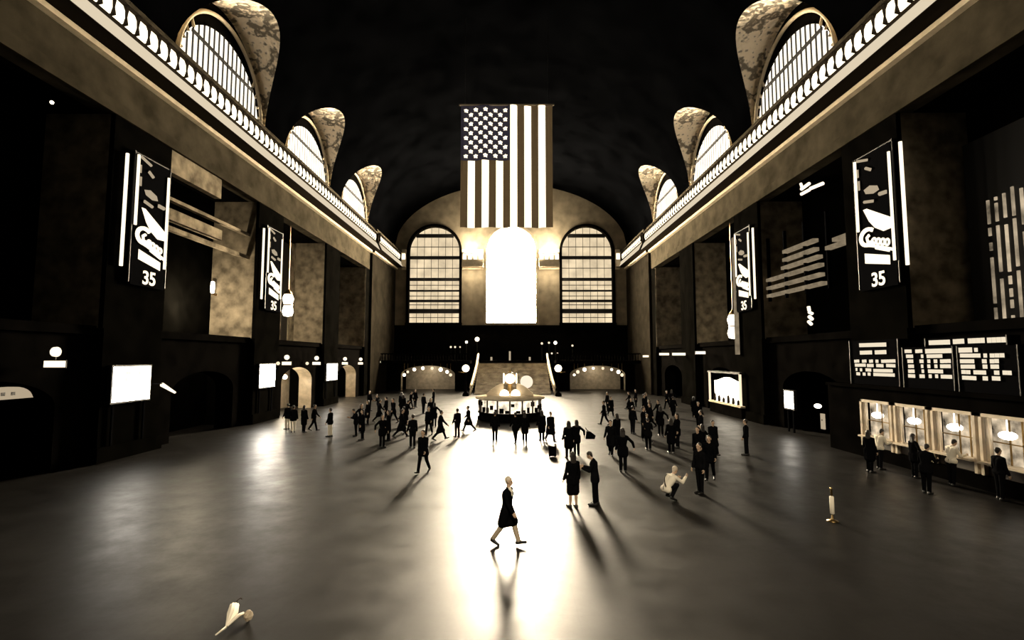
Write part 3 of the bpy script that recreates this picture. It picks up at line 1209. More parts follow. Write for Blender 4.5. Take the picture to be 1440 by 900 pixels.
# ------------------------------------------------------------------ ticket office on the right
TX = 17.3
b = MB()
b.box(TX, W - .16, 9.0, 27.0, 2.75, 3.3)
b.box(TX, W - .16, 24.65, 27.0, 0, 2.75)
b.box(TX, W - .16, 9.0, 9.5, 0, 2.75)
b.box(TX, W - .16, 9.5, 24.65, 0, .55)
b.box(W - .5, W - .16, 9.5, 24.65, .55, 2.75)
b.box(TX - .12, W - .16, 9.0, 27.0, 3.3, 3.45)
struct('wall_ticket_office', b, M['dark'], 'dark stone front of the ticket office along the right wall')
tws = [(1212, 1256), (1259, 1307), (1311, 1373), (1378, 1450)]
for i, (xa, xb) in enumerate(tws):
    y1, y0 = on_x(xa, 600, TX).y, on_x(xb, 600, TX).y
    words = ('farthest glowing ticket window, beside the dark end of the office', 'second farthest glowing ticket window on the right wall',
             'third farthest glowing ticket window on the right wall', 'nearest glowing ticket window, cut by the right edge of the view')[i]
    root = empty('ticket_window', (TX, (y0 + y1) / 2, .55), words, 'ticket window', 'ticket windows on the right')
    g = MB()
    g.box(W - .56, W - .52, y0, y1, 1.0, 2.7)
    part('lit_back', g, M['tick'], root)
    g = MB()
    for yy in (y0 + .06, y1 - .06):
        g.box(TX - .06, TX + .12, yy - .06, yy + .06, .55, 2.75)
    for yy in (y1 - .22, y1 - .36):
        g.box(TX - .02, TX + .06, yy - .03, yy + .03, .9, 2.7)
    g.box(TX - .06, TX + .12, y0, y1, 2.63, 2.75)
    part('frame', g, M['marble'], root)
    g = MB()
    g.box(TX - .25, TX + .3, y0 + .05, y1 - .05, .98, 1.05)
    part('counter', g, M['marble'], root)
    g = MB()
    g.box(TX + .1, W - .56, y0 + .08, y1 - .08, .56, .97)
    part('lower_panel', g, M['wood'], root)
    g = MB()
    yc = y1 - .75
    g.sphere((TX + .25, yc, 2.05), .22, 14, 0, (1, 1.3, .7))
    g.tube([(TX + .25, yc, 2.2), (TX + .25, yc, 2.75)], .02, 6)
    part('lamp', g, M['ticklamp'], root, True, 'white glowing lamp')
    g = MB()
    for yy in (y0 + .5, y0 + .95):
        g.box(TX + .2, TX + .24, yy - .02, yy + .02, 1.05, 2.63)
    g.box(TX + .2, TX + .24, y0 + .1, y1 - .1, 1.75, 1.79)
    part('grille', g, M['brass'], root)

# departure boards: rows of characters read from the picture
BX = 17.7
rows_px = [
    [(1209, 485.5, 1247, 484.5), (1210, 496, 1227, 495.5), (1231, 495.5, 1247, 495),
     (1202, 508, 1209, 507.5), (1213, 508, 1219, 507.5), (1223, 508, 1228, 507.5), (1232, 508, 1236, 507.5), (1240, 508, 1260, 507.5),
     (1203, 513.5, 1218, 513.5), (1220, 514, 1229, 514), (1233, 514, 1243, 514.5), (1247, 514, 1260, 514.5),
     (1204, 519.5, 1206, 519.5), (1210, 520, 1213, 520), (1218, 520, 1226, 520.5), (1229, 521, 1256, 521.5),
     (1205, 525.5, 1210, 526), (1214, 526, 1218, 526), (1221, 526, 1225, 526.5), (1229, 526.5, 1259, 527.5)],
    [(1273, 494, 1283, 494), (1288, 494, 1298, 493.5), (1302, 494, 1339, 493),
     (1275, 501, 1285, 501), (1296, 501, 1299, 501), (1304, 501, 1326, 500.5),
     (1277, 508, 1285, 508), (1294, 508, 1300, 508), (1305, 508, 1309, 508), (1314, 508, 1319, 508), (1323, 508, 1338, 507.5),
     (1278, 515, 1286, 515), (1296, 515, 1299, 515), (1305, 515, 1309, 515), (1315, 515, 1319, 515), (1323, 515, 1338, 515),
     (1278, 522, 1287, 522), (1297, 522, 1300, 522), (1306, 522, 1327, 522.5),
     (1278, 528.5, 1288, 529), (1294, 529, 1301, 529), (1307, 529, 1311, 529), (1316, 529, 1320, 529), (1324, 529.5, 1340, 530)],
    [(1349, 492.5, 1368, 492), (1371, 492, 1376, 492),
     (1351, 500, 1380, 500), (1384, 500, 1389, 500), (1393, 500, 1414, 499.5),
     (1351, 508, 1371, 508), (1382, 508, 1389, 508), (1393, 508, 1406, 507.5),
     (1352, 515.5, 1372, 515.5), (1383, 515.5, 1390, 515.5), (1394, 515.5, 1406, 515.5),
     (1353, 523, 1366, 523.5), (1370, 523.5, 1388, 524), (1399, 524, 1407, 524), (1411, 524, 1424, 524.5),
     (1354, 531, 1374, 532), (1383, 532, 1391, 532), (1396, 532, 1408, 532.5)]]
rows_px.append([(1307, 482, 1337, 481), (1341, 480.5, 1357, 479.5), (1362, 479.5, 1386, 478.5), (1389, 478.5, 1416, 477.5)])
bounds = [(1196, 1265), (1270, 1342), (1347, 1434), (1303, 1420)]
tops = [(3.45, 5.6), (3.45, 5.2), (3.45, 5.2), (5.2, 5.55)]
for i, rp in enumerate(rows_px):
    words = ('left of three dark departure boards with lit rows, narrowest', 'middle of three dark departure boards with lit rows',
             'right of three dark departure boards with lit rows, nearest the right edge', 'long lit headline bar above the middle and right departure boards')[i]
    y1, y0 = on_x(bounds[i][0], 505, BX).y, on_x(bounds[i][1], 505, BX).y
    root = empty('departure_board', (BX, (y0 + y1) / 2, tops[i][0]), words, 'departure board', 'departure boards above the ticket windows')
    g = MB()
    g.box(BX, W - .17, y0, y1, *tops[i])
    part('case', g, M['black'], root)
    for yy in (y0 + .02, y1 - .02):
        g = MB()
        g.box(BX - .05, BX, yy - .02, yy + .02, *tops[i])
        part('frame', g, M['iron'], root)
    for xa, ya, xb, yb in rp:
        g = MB()
        a, c = on_x(xa, ya, BX - .02), on_x(xb, yb, BX - .02)
        L = abs(a.y - c.y)
        hh = .075 if not (ya < 498 and (xb - xa) > 12) else .095
        n = max(1, round(L / .16))
        for q in range(n):                               # single characters side by side
            p, r = a.lerp(c, q / n), a.lerp(c, (q + .74) / n)
            g.box(BX - .05, BX - .01, min(p.y, r.y), max(p.y, r.y), p.z - hh, p.z + hh)
        part('lettering', g, M['board'], root)

# ------------------------------------------------------------------ lit kiosk in the middle right bay
KX = 18.0
y1, y0 = on_x(998, 560, KX).y, on_x(1042, 560, KX).y
zt, zb = on_x(1020, 531, KX).z, on_x(1020, 569, KX).z
root = empty('kiosk', (KX, (y0 + y1) / 2, 0), 'bright lit kiosk with pale upright posts at the right wall', 'kiosk')
g = MB()
g.box(KX, KX + .9, y0, y1, 0, zb)
part('base', g, M['dark'], root)
g = MB()
g.box(KX - .08, KX + .9, y0 - .05, y1 + .05, zb, zb + .14)
part('shelf', g, M['cornice'], root)
for yy in (y0 + .08, y1 - .08):
    g = MB()
    g.box(KX - .05, KX + .08, yy - .09, yy + .09, zb + .14, zt + .35)
    part('post', g, M['bulbdim'], root, label='pale glowing post')
g = MB()
g.box(KX + .25, KX + .4, y0 + .55, y1 - .55, zb + .14, zt - .35)
g.extrude([(KX + .25, y0 + .8, zt - .35), (KX + .25, y1 - .8, zt - .35), (KX + .25, (y0 + y1) / 2 + .4, zt), (KX + .25, (y0 + y1) / 2 - .4, zt)], (.15, 0, 0))
part('lit_case', g, M['kiosk'], root, label='blazing white display case')
g = MB()
for q in range(6):
    yy = y0 + .8 + q * (y1 - y0 - 1.6) / 5
    g.lathe((KX + .15, yy, zb + .14), [(.09, 0), (.12, .1), (.1, .3 + .12 * (q % 3)), (.03, .42 + .12 * (q % 3))], 10)
part('goods', g, M['brown'], root, True)
g = MB()
g.box(KX - .1, KX + .9, y0 - .1, y1 + .1, zt + .35, zt + .5)
part('canopy', g, M['iron'], root)
b = MB()
p = on_x(1150, 571, 17.7)
b.sphere(p, .17, 12, 0, (1, 1.5, .8))
b.tube([p, p + Vector((.6, 0, .1))], .02, 6, 1)
single('counter_lamp', b, [M['bulb'], M['black']], 'small bright oval lamp right of the small display on the right wall', 'lamp', None, True)
b = MB()
p = on_x(1156, 592, 17.7)
b.box(p.x, p.x + .1, p.y - .14, p.y + .14, p.z - .45, p.z + .4)
b.box(p.x, W - .1, p.y - .05, p.y + .05, p.z, p.z + .1, 1)
single('notice_board', b, [M['signdim'], M['black']], 'small upright tan notice below the oval counter lamp', 'sign')

# ------------------------------------------------------------------ far balcony, its stairs and lit arches
BZ = 3.95
b = MB()
b.box(-18.0, -5.6, 69.0, END - .3, BZ, BZ + .4)
b.box(6.3, 18.0, 69.0, END - .3, BZ, BZ + .4)
b.box(-18.0, 18.0, 72.5, END - .3, BZ, BZ + .38)
struct('balcony', b, M['dark'], 'dark balcony floor across the far end')
for nm, x0, x1 in (('left', -18.0, -5.6), ('right', 6.3, 18.0)):
    root = empty('balustrade', ((x0 + x1) / 2, 69.2, BZ + .4), 'dark stone balustrade of the far balcony on the %s' % nm, 'balustrade')
    b = MB()
    b.box(x0, x1, 69.05, 69.35, BZ + 1.25, BZ + 1.4)
    part('rail', b, M['dark'], root)
    b = MB()
    n = int((x1 - x0) / .4)
    for i in range(n):
        b.lathe((x0 + .2 + i * .4, 69.2, BZ + .4), [(.09, 0), (.05, .15), (.1, .4), (.05, .7), (.09, .86)], 8)
    part('balusters', b, M['dark'], root)
PB = lambda u, z, d: (u, 72.6 + d, z)
b = MB()
ARCH = [(-12.0, 3.9, 0, 2.3, 1.3), (12.6, 4.0, 0, 2.3, 1.3)]
arched_wall(b, PB, -18.0, 18.0, 0, BZ, ARCH, 1.0, 0, 1)
b.box(-18, 18, 76.2, 76.5, 0, BZ, 0)
struct('wall_balcony', b, [M['dark'], M['marble']], 'dark wall with two lit flat arches below the far balcony')
rnd = random.Random(11)
for (uc, hw, _, sp, rise), nm in zip(ARCH, ('left', 'right')):
    bk = MB()
    bk.box(uc - hw, uc + hw, 76.05, 76.18, 0, BZ - .05)
    struct('arcade_back', bk, M['marble'], 'pale wall inside the %s far arch' % nm)
    point_light('arcade_light', (uc, 74.4, 3.0), 70, .3)
    n = 8
    for i in range(n):
        a = PI * (.06 + .88 * i / (n - 1))
        x, z = uc + (hw - .5) * math.cos(a), sp - .25 + (rise - .1) * math.sin(a)
        r = rnd.uniform(.17, .3)
        root = empty('globe_lamp', (x, 72.1, z), 'white globe lamp in the row following the %s far arch' % nm, 'lamp', 'globe lamps in the %s far arch' % nm)
        g = MB()
        g.sphere((x, 72.1, z), r, 12, 0, (1, .8, 1))
        part('globe', g, M['bulb'] if i % 3 else M['bulbdim'], root, True)
        g = MB()
        g.tube([(x, 72.1, z + r * .9), (x, 72.1, BZ - .02)], .02, 6)
        part('stem', g, M['brass'], root)

# marble stair in the middle with flaring balustrades
b = MB()
NST = 24
for i in range(NST):
    y0 = 64.0 + 8.5 * i / NST
    b.box(-4.6, 5.2, y0, 72.5, BZ * i / NST, BZ * (i + 1) / NST)
struct('stair', b, M['stair'], 'broad pale marble stair rising to the far balcony')
for sgn in (-1, 1):
    nm = 'left' if sgn < 0 else 'right'
    cx = .3
    root = empty('stair_balustrade', (cx + sgn * 5.0, 64.0, 0), 'pale curving stone balustrade on the %s of the far stair' % nm, 'balustrade')
    pts = [(cx + sgn * (5.0 + .4 * (1 - t) ** 2), 64.0 + 8.5 * t, .95 + (BZ + .35) * t) for t in [i / 14 for i in range(15)]]
    b = MB()
    b.tube(pts, .16, 8)
    part('rail', b, M['cornice'], root, True)
    b = MB()
    for i in range(14):
        p = pts[i]
        z0 = max(0, (p[1] - 64.0) / 8.5 * BZ)
        b.lathe((p[0], p[1], z0), [(.1, 0), (.05, .15), (.11, .4), (.05, .7), (.09, max(.75, p[2] - z0))], 8)
    part('balusters', b, M['marble'], root, True)
    g0 = on_y(655 if sgn < 0 else 785, 518, 62.2)
    root = empty('post_lamp', (g0.x, 62.2, 0), 'white globe lamp on a post at the foot of the far stair, %s' % nm, 'lamp', 'post lamps by the far stair')
    b = MB()
    b.sphere(g0, .45, 18)
    part('globe', b, M['bulb'], root, True)
    b = MB()
    b.lathe((g0.x, 62.2, 0), [(.4, 0), (.4, .3), (.16, .5), (.1, 2.2), (.2, g0.z - .5), (.12, g0.z - .4)], 12)
    part('post', b, M['dark'], root, True)
    b = MB()
    b.tube([(g0.x, 62.2, g0.z - .55), (g0.x + sgn * .9, 62.2, g0.z - .45)], .05, 6)
    part('arm', b, M['brass'], root, True)
point_light('stair_light', (.3, 66.0, 6.0), 40, .4)
# small lit lamps on the balcony
for i, (px, py, r) in enumerate(((634, 488, .16), (640, 488, .16), (647, 488, .12), (656, 481, .2), (671, 477, .34),
                                 (762, 483, .18), (772, 482, .16), (781, 482, .26), (776, 497, .14), (784, 497, .12), (805, 486, .16))):
    p = on_y(px, py, 75.5)
    lab = 'small lamp of the cluster on the far balcony, left of the stair' if px < 700 else 'small lamp of the cluster on the far balcony, right of the stair'
    root = empty('balcony_lamp', (p.x, p.y, BZ + .38), lab, 'lamp', 'lamps on the far balcony, ' + ('left' if px < 700 else 'right'))
    b = MB()
    b.sphere(p, r, 10)
    part('globe', b, M['bulb'] if r > .18 else M['bulbdim'], root, True)
    b = MB()
    b.tube([(p.x, p.y, BZ + .38), (p.x, p.y, p.z - r * .8)], .04, 6)
    part('stem', b, M['iron'], root)
for px, lab in ((691, 'left of the three dim balcony doors lights above the stair'), (717, 'tallest, middle of the three dim lights above the stair'), (745, 'right of the three dim lights above the stair')):
    a, c = on_y(px, 512, 76.6), on_y(px, 494 if px == 717 else 502, 76.6)
    b = MB()
    b.box(a.x - .14, a.x + .14, 76.5, 76.7, a.z, c.z)
    single('door_light', b, M['signdim'], lab.replace('doors lights', 'door lights'), 'lamp')

# ------------------------------------------------------------------ information booth with its clock
c = on_floor(717, 594)
CX, CY = c.x, c.y + 2.4
R = 2.45
booth = empty('information_booth', (CX, CY, 0), 'round information booth with glowing counter in the middle of the floor', 'booth')
b = MB()
b.lathe((CX, CY, 0), [(R + .1, 0), (R + .1, .18), (R, .22), (R, .5), (R + .08, .52), (R + .08, .6)], 40)
part('base', b, M['dark'], booth, True)
b = MB()
b.lathe((CX, CY, 0), [(R - .12, .6), (R - .12, 1.55)], 40)
part('glass', b, M['boothglass'], booth, True, 'glowing glass ring')
for i in range(16):
    a = 2 * PI * i / 16
    b = MB()
    x, y = CX + R * .985 * math.cos(a), CY + R * .985 * math.sin(a)
    b.box(x - .06, x + .06, y - .06, y + .06, .6, 1.55)
    part('mullion', b, M['wood'], booth)
b = MB()
rnd = random.Random(5)
for i in range(18):                                     # dark leaflet racks and openings along the glass
    a = PI + PI * (i + .5) / 18
    x, y = CX + (R - .06) * math.cos(a), CY + (R - .06) * math.sin(a)
    z = rnd.choice((.62, .85, 1.1))
    w = rnd.uniform(.07, .17)
    b.box(x - w, x + w, y - .03, y + .03, z, z + rnd.uniform(.2, .42))
part('leaflet_rack', b, M['black'], booth)
b = MB()
b.lathe((CX, CY, 0), [(R + .2, 1.55), (R + .28, 1.62), (R + .25, 1.72), (R - .6, 1.85), (.5, 1.95)], 40)
part('roof', b, M['cornice'], booth, True)
b = MB()
b.lathe((CX, CY, 1.9), [(.55, 0), (.5, .15), (.22, .25), (.18, .75), (.3, .85)], 20)
part('clock_pedestal', b, M['brass'], booth, True)
for s in (-1, 1):
    b = MB()
    b.lathe((CX + s * .42, CY - 1.2, 1.86), [(.36, 0), (.36, .12), (.3, .3), (.16, .42), (.02, .46)], 16)
    part('roof_lamp', b, M['bulb'], booth, True, 'half-round white roof lamp')
for s in (-1, 1):
    b = MB()
    pts = [(CX + s * (.5 + 1.3 * t), CY - .9, 2.0 + .75 * math.cos(t * PI / 2)) for t in [i / 8 for i in range(9)]]
    b.extrude([(p[0], p[1], p[2]) for p in pts] + [(pts[-1][0], CY - .9, 1.86), (pts[0][0], CY - .9, 1.86)], (0, .25, 0))
    part('scroll', b, M['cornice'], booth)
clock_z = on_y(717, 532, CY).z
b = MB()
b.sphere((CX, CY, clock_z), .5, 20)
b.lathe((CX, CY, clock_z), [(.1, .45), (.16, .5), (.05, .62), (.02, .75)], 12)
part('clock_case', b, M['brass'], booth, True)
for i in range(4):
    a = -PI / 2 + i * PI / 2
    dx, dy = math.cos(a), math.sin(a)
    b = MB()
    p = (CX + dx * .3, CY + dy * .3, clock_z)
    if abs(dy) > .5:
        b.lathe(p, [(.01, dy * .16), (.39, dy * .16), (.39, dy * .24), (.01, dy * .25)], 24, 0, 'y')
    else:
        b.lathe(p, [(.01, dx * .16), (.39, dx * .16), (.39, dx * .24), (.01, dx * .25)], 24, 0, 'x')
    part('clock_face', b, M['bulb'], booth, False, 'glowing white clock face')
p = on_y(740.5, 537, CY + 3.4)
root = empty('disc_sign', (p.x, p.y, 0), 'large round cream glowing disc to the right of the booth clock', 'sign')
b = MB()
b.lathe(p, [(.02, -.1), (.5, -.1), (.54, -.04), (.54, .08), (.02, .1)], 30, 0, 'y')
part('disc', b, glow('disc_glow', (1, .86, .66), 1.05), root)
b = MB()
b.tube([(p.x, p.y + .03, 0), (p.x, p.y + .03, p.z - .45)], .05, 8)
part('post', b, M['brass'], root)
point_light('booth_light', (CX, CY - 1.7, 2.6), 18, .15)
#__NEXT__

# ------------------------------------------------------------------ people
def blob(name, mb, mats, voxel, smooth=3):
    me = mb.mesh(name, mats)
    o = bpy.data.objects.new(name, me)
    COL.objects.link(o)
    r = o.modifiers.new('r', 'REMESH')
    r.mode = 'VOXEL'
    r.voxel_size = voxel
    q = o.modifiers.new('s', 'SMOOTH')
    q.factor, q.iterations = .5, smooth
    dg = bpy.context.evaluated_depsgraph_get()
    dg.update()
    out = bpy.data.meshes.new_from_object(o.evaluated_get(dg))
    out.name = name
    out.polygons.foreach_set('use_smooth', [True] * len(out.polygons))
    bpy.data.objects.remove(o)
    bpy.data.meshes.remove(me)
    return out


def D(a):
    a = math.radians(a)
    return Vector((0, math.sin(a), -math.cos(a)))


def skeleton(hipL=0, kneeL=0, hipR=0, kneeR=0, lean=0, nod=0, armL=(5, 8, 12), armR=(5, 8, 12), twist=0):
    """joints of a figure facing +Y; arms are (swing forward, lift sideways, elbow bend) in degrees"""
    J = {}
    J['pel'] = Vector((0, 0, .95))
    for s, k, h, kn in ((-1, 'L', hipL, kneeL), (1, 'R', hipR, kneeR)):
        J['hip' + k] = Vector((s * .09, 0, .93))
        J['kn' + k] = J['hip' + k] + D(h) * .43
        J['an' + k] = J['kn' + k] + D(h - kn) * .43
        f = h - kn
        pitch = max(-50, min(20, f * .8)) if f < 0 else min(25, f * .6)
        J['toe' + k] = J['an' + k] + Vector((s * .03, .19 * math.cos(math.radians(pitch)), .19 * math.sin(math.radians(pitch)) - .04))
        J['heel' + k] = J['an' + k] + Vector((0, -.045, -.045))
    up = Vector((0, math.sin(math.radians(lean)), math.cos(math.radians(lean))))
    fw = Vector((0, math.cos(math.radians(lean)), -math.sin(math.radians(lean))))
    J['waist'] = J['pel'] + up * .17
    J['chest'] = J['pel'] + up * .38
    J['neck'] = J['pel'] + up * .52
    n2 = math.radians(lean + nod)
    hup, hfw = Vector((0, math.sin(n2), math.cos(n2))), Vector((0, math.cos(n2), -math.sin(n2)))
    J['head'] = J['neck'] + hup * .175 + hfw * .02
    J['hup'], J['hfw'], J['up'], J['fw'] = hup, hfw, up, fw
    for s, k, (sw, ab, el) in ((-1, 'L', armL), (1, 'R', armR)):
        sh = J['pel'] + up * .45 + Vector((s * .178, 0, 0))
        a, b = math.radians(sw + lean * .4), math.radians(ab)
        d1 = Vector((s * math.sin(b), math.sin(a) * math.cos(b), -math.cos(a) * math.cos(b)))
        e = math.radians(sw + lean * .4 + el)
        b2 = b * .35 if el > 30 else b
        d2 = Vector((s * math.sin(b2) * (1 if el < 60 else -1), math.sin(e) * math.cos(b2), -math.cos(e) * math.cos(b2)))
        J['sh' + k], J['el' + k] = sh, sh + d1 * .29
        J['wr' + k] = J['el' + k] + d2 * .25
        J['hd' + k] = d2
    lo = min(min(J['toe' + k].z - .03, J['heel' + k].z - .035) for k in 'LR')
    for k in J:
        if k not in ('hup', 'hfw', 'up', 'fw') and not k.startswith('hd'):
            J[k] = J[k] - Vector((0, 0, lo))
    return J


def body_mesh(J):
    m = MB()
    c = m.capsule
    for k, s in (('L', -1), ('R', 1)):
        c(J['hip' + k], J['kn' + k], .085, .054)
        calf = J['kn' + k].lerp(J['an' + k], .35) + Vector((0, -.012, 0))
        c(J['kn' + k], calf, .052, .054)
        c(calf, J['an' + k], .054, .036)
        c(J['heel' + k], J['toe' + k], .036, .03)
        c(J['sh' + k], J['el' + k], .052, .04)
        c(J['el' + k], J['wr' + k], .041, .027)
        # hand: palm, four curled fingers of unequal length, thumb from the side of the palm
        d = J['hd' + k].normalized()
        lat = Vector((0, 1, 0)) - d * d.y
        if lat.length < .3:
            lat = Vector((0, 0, 1)) - d * d.z
        lat.normalize()
        nrm = Vector((-s, 0, 0))
        nrm = (nrm - d * nrm.dot(d) - lat * nrm.dot(lat)).normalized() if abs(nrm.dot(d)) < .95 else lat.cross(d)
        w = J['wr' + k]
        for t in (-.026, -.009, .009, .026):
            c(w + lat * t * .6, w + d * .085 + lat * t, .016, .0135, 8)
        for t, L in ((.031, .07), (.0105, .08), (-.0105, .075), (-.031, .058)):
            p0 = w + d * .085 + lat * t
            p1 = p0 + (d * .93 + nrm * .37).normalized() * L * .45
            p2 = p1 + (d * .72 + nrm * .69).normalized() * L * .32
            p3 = p2 + (d * .4 + nrm * .92).normalized() * L * .28
            c(p0, p1, .0095, .009, 8)
            c(p1, p2, .009, .0085, 8)
            c(p2, p3, .0085, .0078, 8)
        t0 = w + d * .025 + lat * .028
        t1 = t0 + (d * .6 + lat * .7 + nrm * .3).normalized() * .042
        c(t0, t1, .0125, .0105, 8)
        c(t1, t1 + (d * .85 + lat * .3 + nrm * .4).normalized() * .034, .0105, .009, 8)
    c(J['hipL'], J['hipR'], .10, .10)
    c(J['pel'] + Vector((-.03, 0, 0)), J['waist'] + Vector((-.02, 0, 0)), .105, .10)
    c(J['pel'] + Vector((.03, 0, 0)), J['waist'] + Vector((.02, 0, 0)), .105, .10)
    for s in (-1, 1):
        c(J['waist'] + Vector((s * .03, 0, 0)), J['chest'] + Vector((s * .075, 0, 0)), .10, .105)
        c(J['chest'] + Vector((s * .06, 0, 0)), J['sh' + ('L' if s < 0 else 'R')], .08, .048)
    c(J['neck'] - J['up'] * .05, J['head'] - J['hup'] * .05, .056, .05)
    h, u, f = J['head'], J['hup'], J['hfw']
    m.sphere(h + u * .03 - f * .012, .093, 18, 0, (.82, 1.03, 1.0))
    c(h - u * .01 + f * .02, h - u * .068 + f * .045, .066, .042)
    c(h + u * .012 + f * .09, h - u * .028 + f * .106, .009, .014, 8)
    c(h + u * .025 + f * .075 - Vector((.04, 0, 0)), h + u * .025 + f * .075 + Vector((.04, 0, 0)), .014, .014, 8)
    c(h - u * .055 + f * .088 - Vector((.018, 0, 0)), h - u * .055 + f * .088 + Vector((.018, 0, 0)), .008, .008, 8)
    for s in (-1, 1):
        c(h + Vector((s * .078, 0, 0)) + u * .02 - f * .01, h + Vector((s * .076, 0, 0)) - u * .02, .014, .011, 8)
    return m


def torso_caps(m, J, e, hips=True):
    c = m.capsule
    if hips:
        c(J['hipL'], J['hipR'], .10 + e, .10 + e)
    for s in (-1, 1):
        c(J['pel'] + Vector((s * .03, 0, 0)), J['waist'] + Vector((s * .025, 0, 0)), .105 + e, .10 + e)
        c(J['waist'] + Vector((s * .03, 0, 0)), J['chest'] + Vector((s * .075, 0, 0)), .10 + e, .105 + e)
        c(J['chest'] + Vector((s * .06, 0, 0)), J['sh' + ('L' if s < 0 else 'R')], .08 + e, .045 + e)
        c(J['neck'] - J['up'] * .015 + Vector((s * .03, 0, 0)), J['sh' + ('L' if s < 0 else 'R')], .05, .045 + e)
    c(J['neck'] - J['up'] * .06, J['neck'] - J['up'] * .0, .068, .06)


PROTO = {}


def prototype(key, pose, top, trousers, hair, coat=0.0, long_hair=False, shirt=None, fine=False, skirt=False, strap=False):
    J = skeleton(**pose)
    root = link('person', None, None, (0, 0, -50))
    v = .007 if fine else .0085
    link('body', blob('body', body_mesh(J), M['skin'], v), root)
    m = MB()                                             # trousers
    for k in 'LR':
        m.capsule(J['hip' + k], J['kn' + k], .105, .075)
        m.capsule(J['kn' + k], J['an' + k].lerp(J['kn' + k], .06), .075, .062)
    m.capsule(J['hipL'], J['hipR'], .118, .118)
    m.capsule(J['pel'], J['waist'].lerp(J['pel'], .4), .13, .12)
    if not skirt:
        link('trousers', blob('trousers', m, trousers, .012), root)
    else:
        m = MB()
        m.capsule(J['hipL'], J['hipR'], .118, .118)
        for k in 'LR':
            m.capsule(J['hip' + k], J['kn' + k], .12, .125)
        m.capsule(J['knL'], J['knR'], .12, .12)
        link('skirt', blob('skirt', m, trousers, .012), root)
    m = MB()                                             # jacket or coat
    torso_caps(m, J, .026)
    for k in 'LR':
        m.capsule(J['sh' + k], J['el' + k], .066, .058)
        m.capsule(J['el' + k], J['wr' + k].lerp(J['el' + k], .05), .06, .047)
    if coat:
        hem = [J['hip' + k].lerp(J['kn' + k], coat) for k in 'LR']
        for q, k in zip(hem, 'LR'):
            m.capsule(J['hip' + k], q, .135, .135)
        mid = (hem[0] + hem[1]) / 2
        m.capsule(J['pel'], mid + Vector((0, -.03, 0)), .14, .13)
        m.capsule(hem[0], hem[1], .125, .125)
    link('coat' if coat else 'jacket', blob('coat' if coat else 'jacket', m, top, .012, 4), root)
    for k in 'LR':
        m = MB()
        m.capsule(J['heel' + k], J['toe' + k], .045, .038)
        m.capsule(J['heel' + k] + Vector((0, .01, .03)), J['toe' + k].lerp(J['heel' + k], .5) + Vector((0, 0, .02)), .045, .04)
        link('shoe', blob('shoe', m, M['shoe'], .01, 2), root)
    h, u, f = J['head'], J['hup'], J['hfw']
    m = MB()
    m.sphere(h + u * .045 - f * .028, .098, 16, 0, (.88, 1.0, .98))
    m.capsule(h - u * .02 - f * .05, h - u * .05 - f * .045, .06, .045)
    if long_hair:
        for s in (-1, 0, 1):
            m.capsule(h - f * .05 + Vector((s * .05, 0, 0)), h - f * .07 - u * .22 + Vector((s * .06, 0, 0)), .055, .04)
    link('hair', blob('hair', m, hair, .010, 3), root)
    for s in (-1, 1):
        m = MB()
        m.sphere(h + u * .01 + f * .083 + Vector((s * .032, 0, 0)), .012, 8)
        link('eye', m.mesh('eye', M['eye'], (0, 0, 0), True), root)
    if shirt:
        m = MB()
        m.capsule(J['neck'] + f * .045 - u * .0, J['chest'] + J['fw'] * .095 - J['up'] * .02, .05, .045)
        m.capsule(J['neck'] + f * .05 + Vector((.03, 0, 0)), J['chest'] + J['fw'] * .10 + J['up'] * .06, .04, .04)
        link('shirt', blob('shirt', m, shirt, .01), root)
    if strap:
        m = MB()
        a, b = J['shL'] + J['up'] * .02, J['pel'] + Vector((.12, 0, 0)) - J['fw'] * .10
        pts = []
        for i in range(13):
            t = i / 12
            p = a.lerp(b, t)
            pts.append(p - J['fw'] * (.16 * math.sin(PI * min(1, t * 1.0)) ** .5 if 0 < t < 1 else .05))
        m.tube(pts, .016, 8)
        link('bag_strap', m.mesh('bag_strap', M['brown'], (0, 0, 0), True), root)
    PROTO[key] = root
    return root


A = (5, 8, 12)
MANWALK = dict(hipL=22, kneeL=5, hipR=-15, kneeR=20, armL=(-14, 10, 14), armR=(18, 10, 20), lean=3)
WALK = dict(hipL=27, kneeL=6, hipR=-20, kneeR=24, armL=(-18, 10, 14), armR=(24, 10, 20), lean=4)
WALK2 = dict(hipL=-16, kneeL=18, hipR=20, kneeR=6, armL=(16, 8, 25), armR=(-14, 8, 12), lean=3)
STAND = dict(hipL=3, kneeL=3, hipR=-2, kneeR=2, armL=(4, 10, 18), armR=(2, 9, 14))
READ = dict(hipL=2, kneeL=3, hipR=-3, kneeR=2, lean=6, nod=28, armL=(20, 12, 85), armR=(18, 14, 80))
HIP = dict(hipL=2, kneeL=3, hipR=0, kneeR=2, armL=(5, 10, 15), armR=(-12, 46, 40))
SQUAT = dict(hipL=112, kneeL=146, hipR=104, kneeR=140, lean=38, nod=-8, armL=(40, 10, 40), armR=(38, 14, 78))

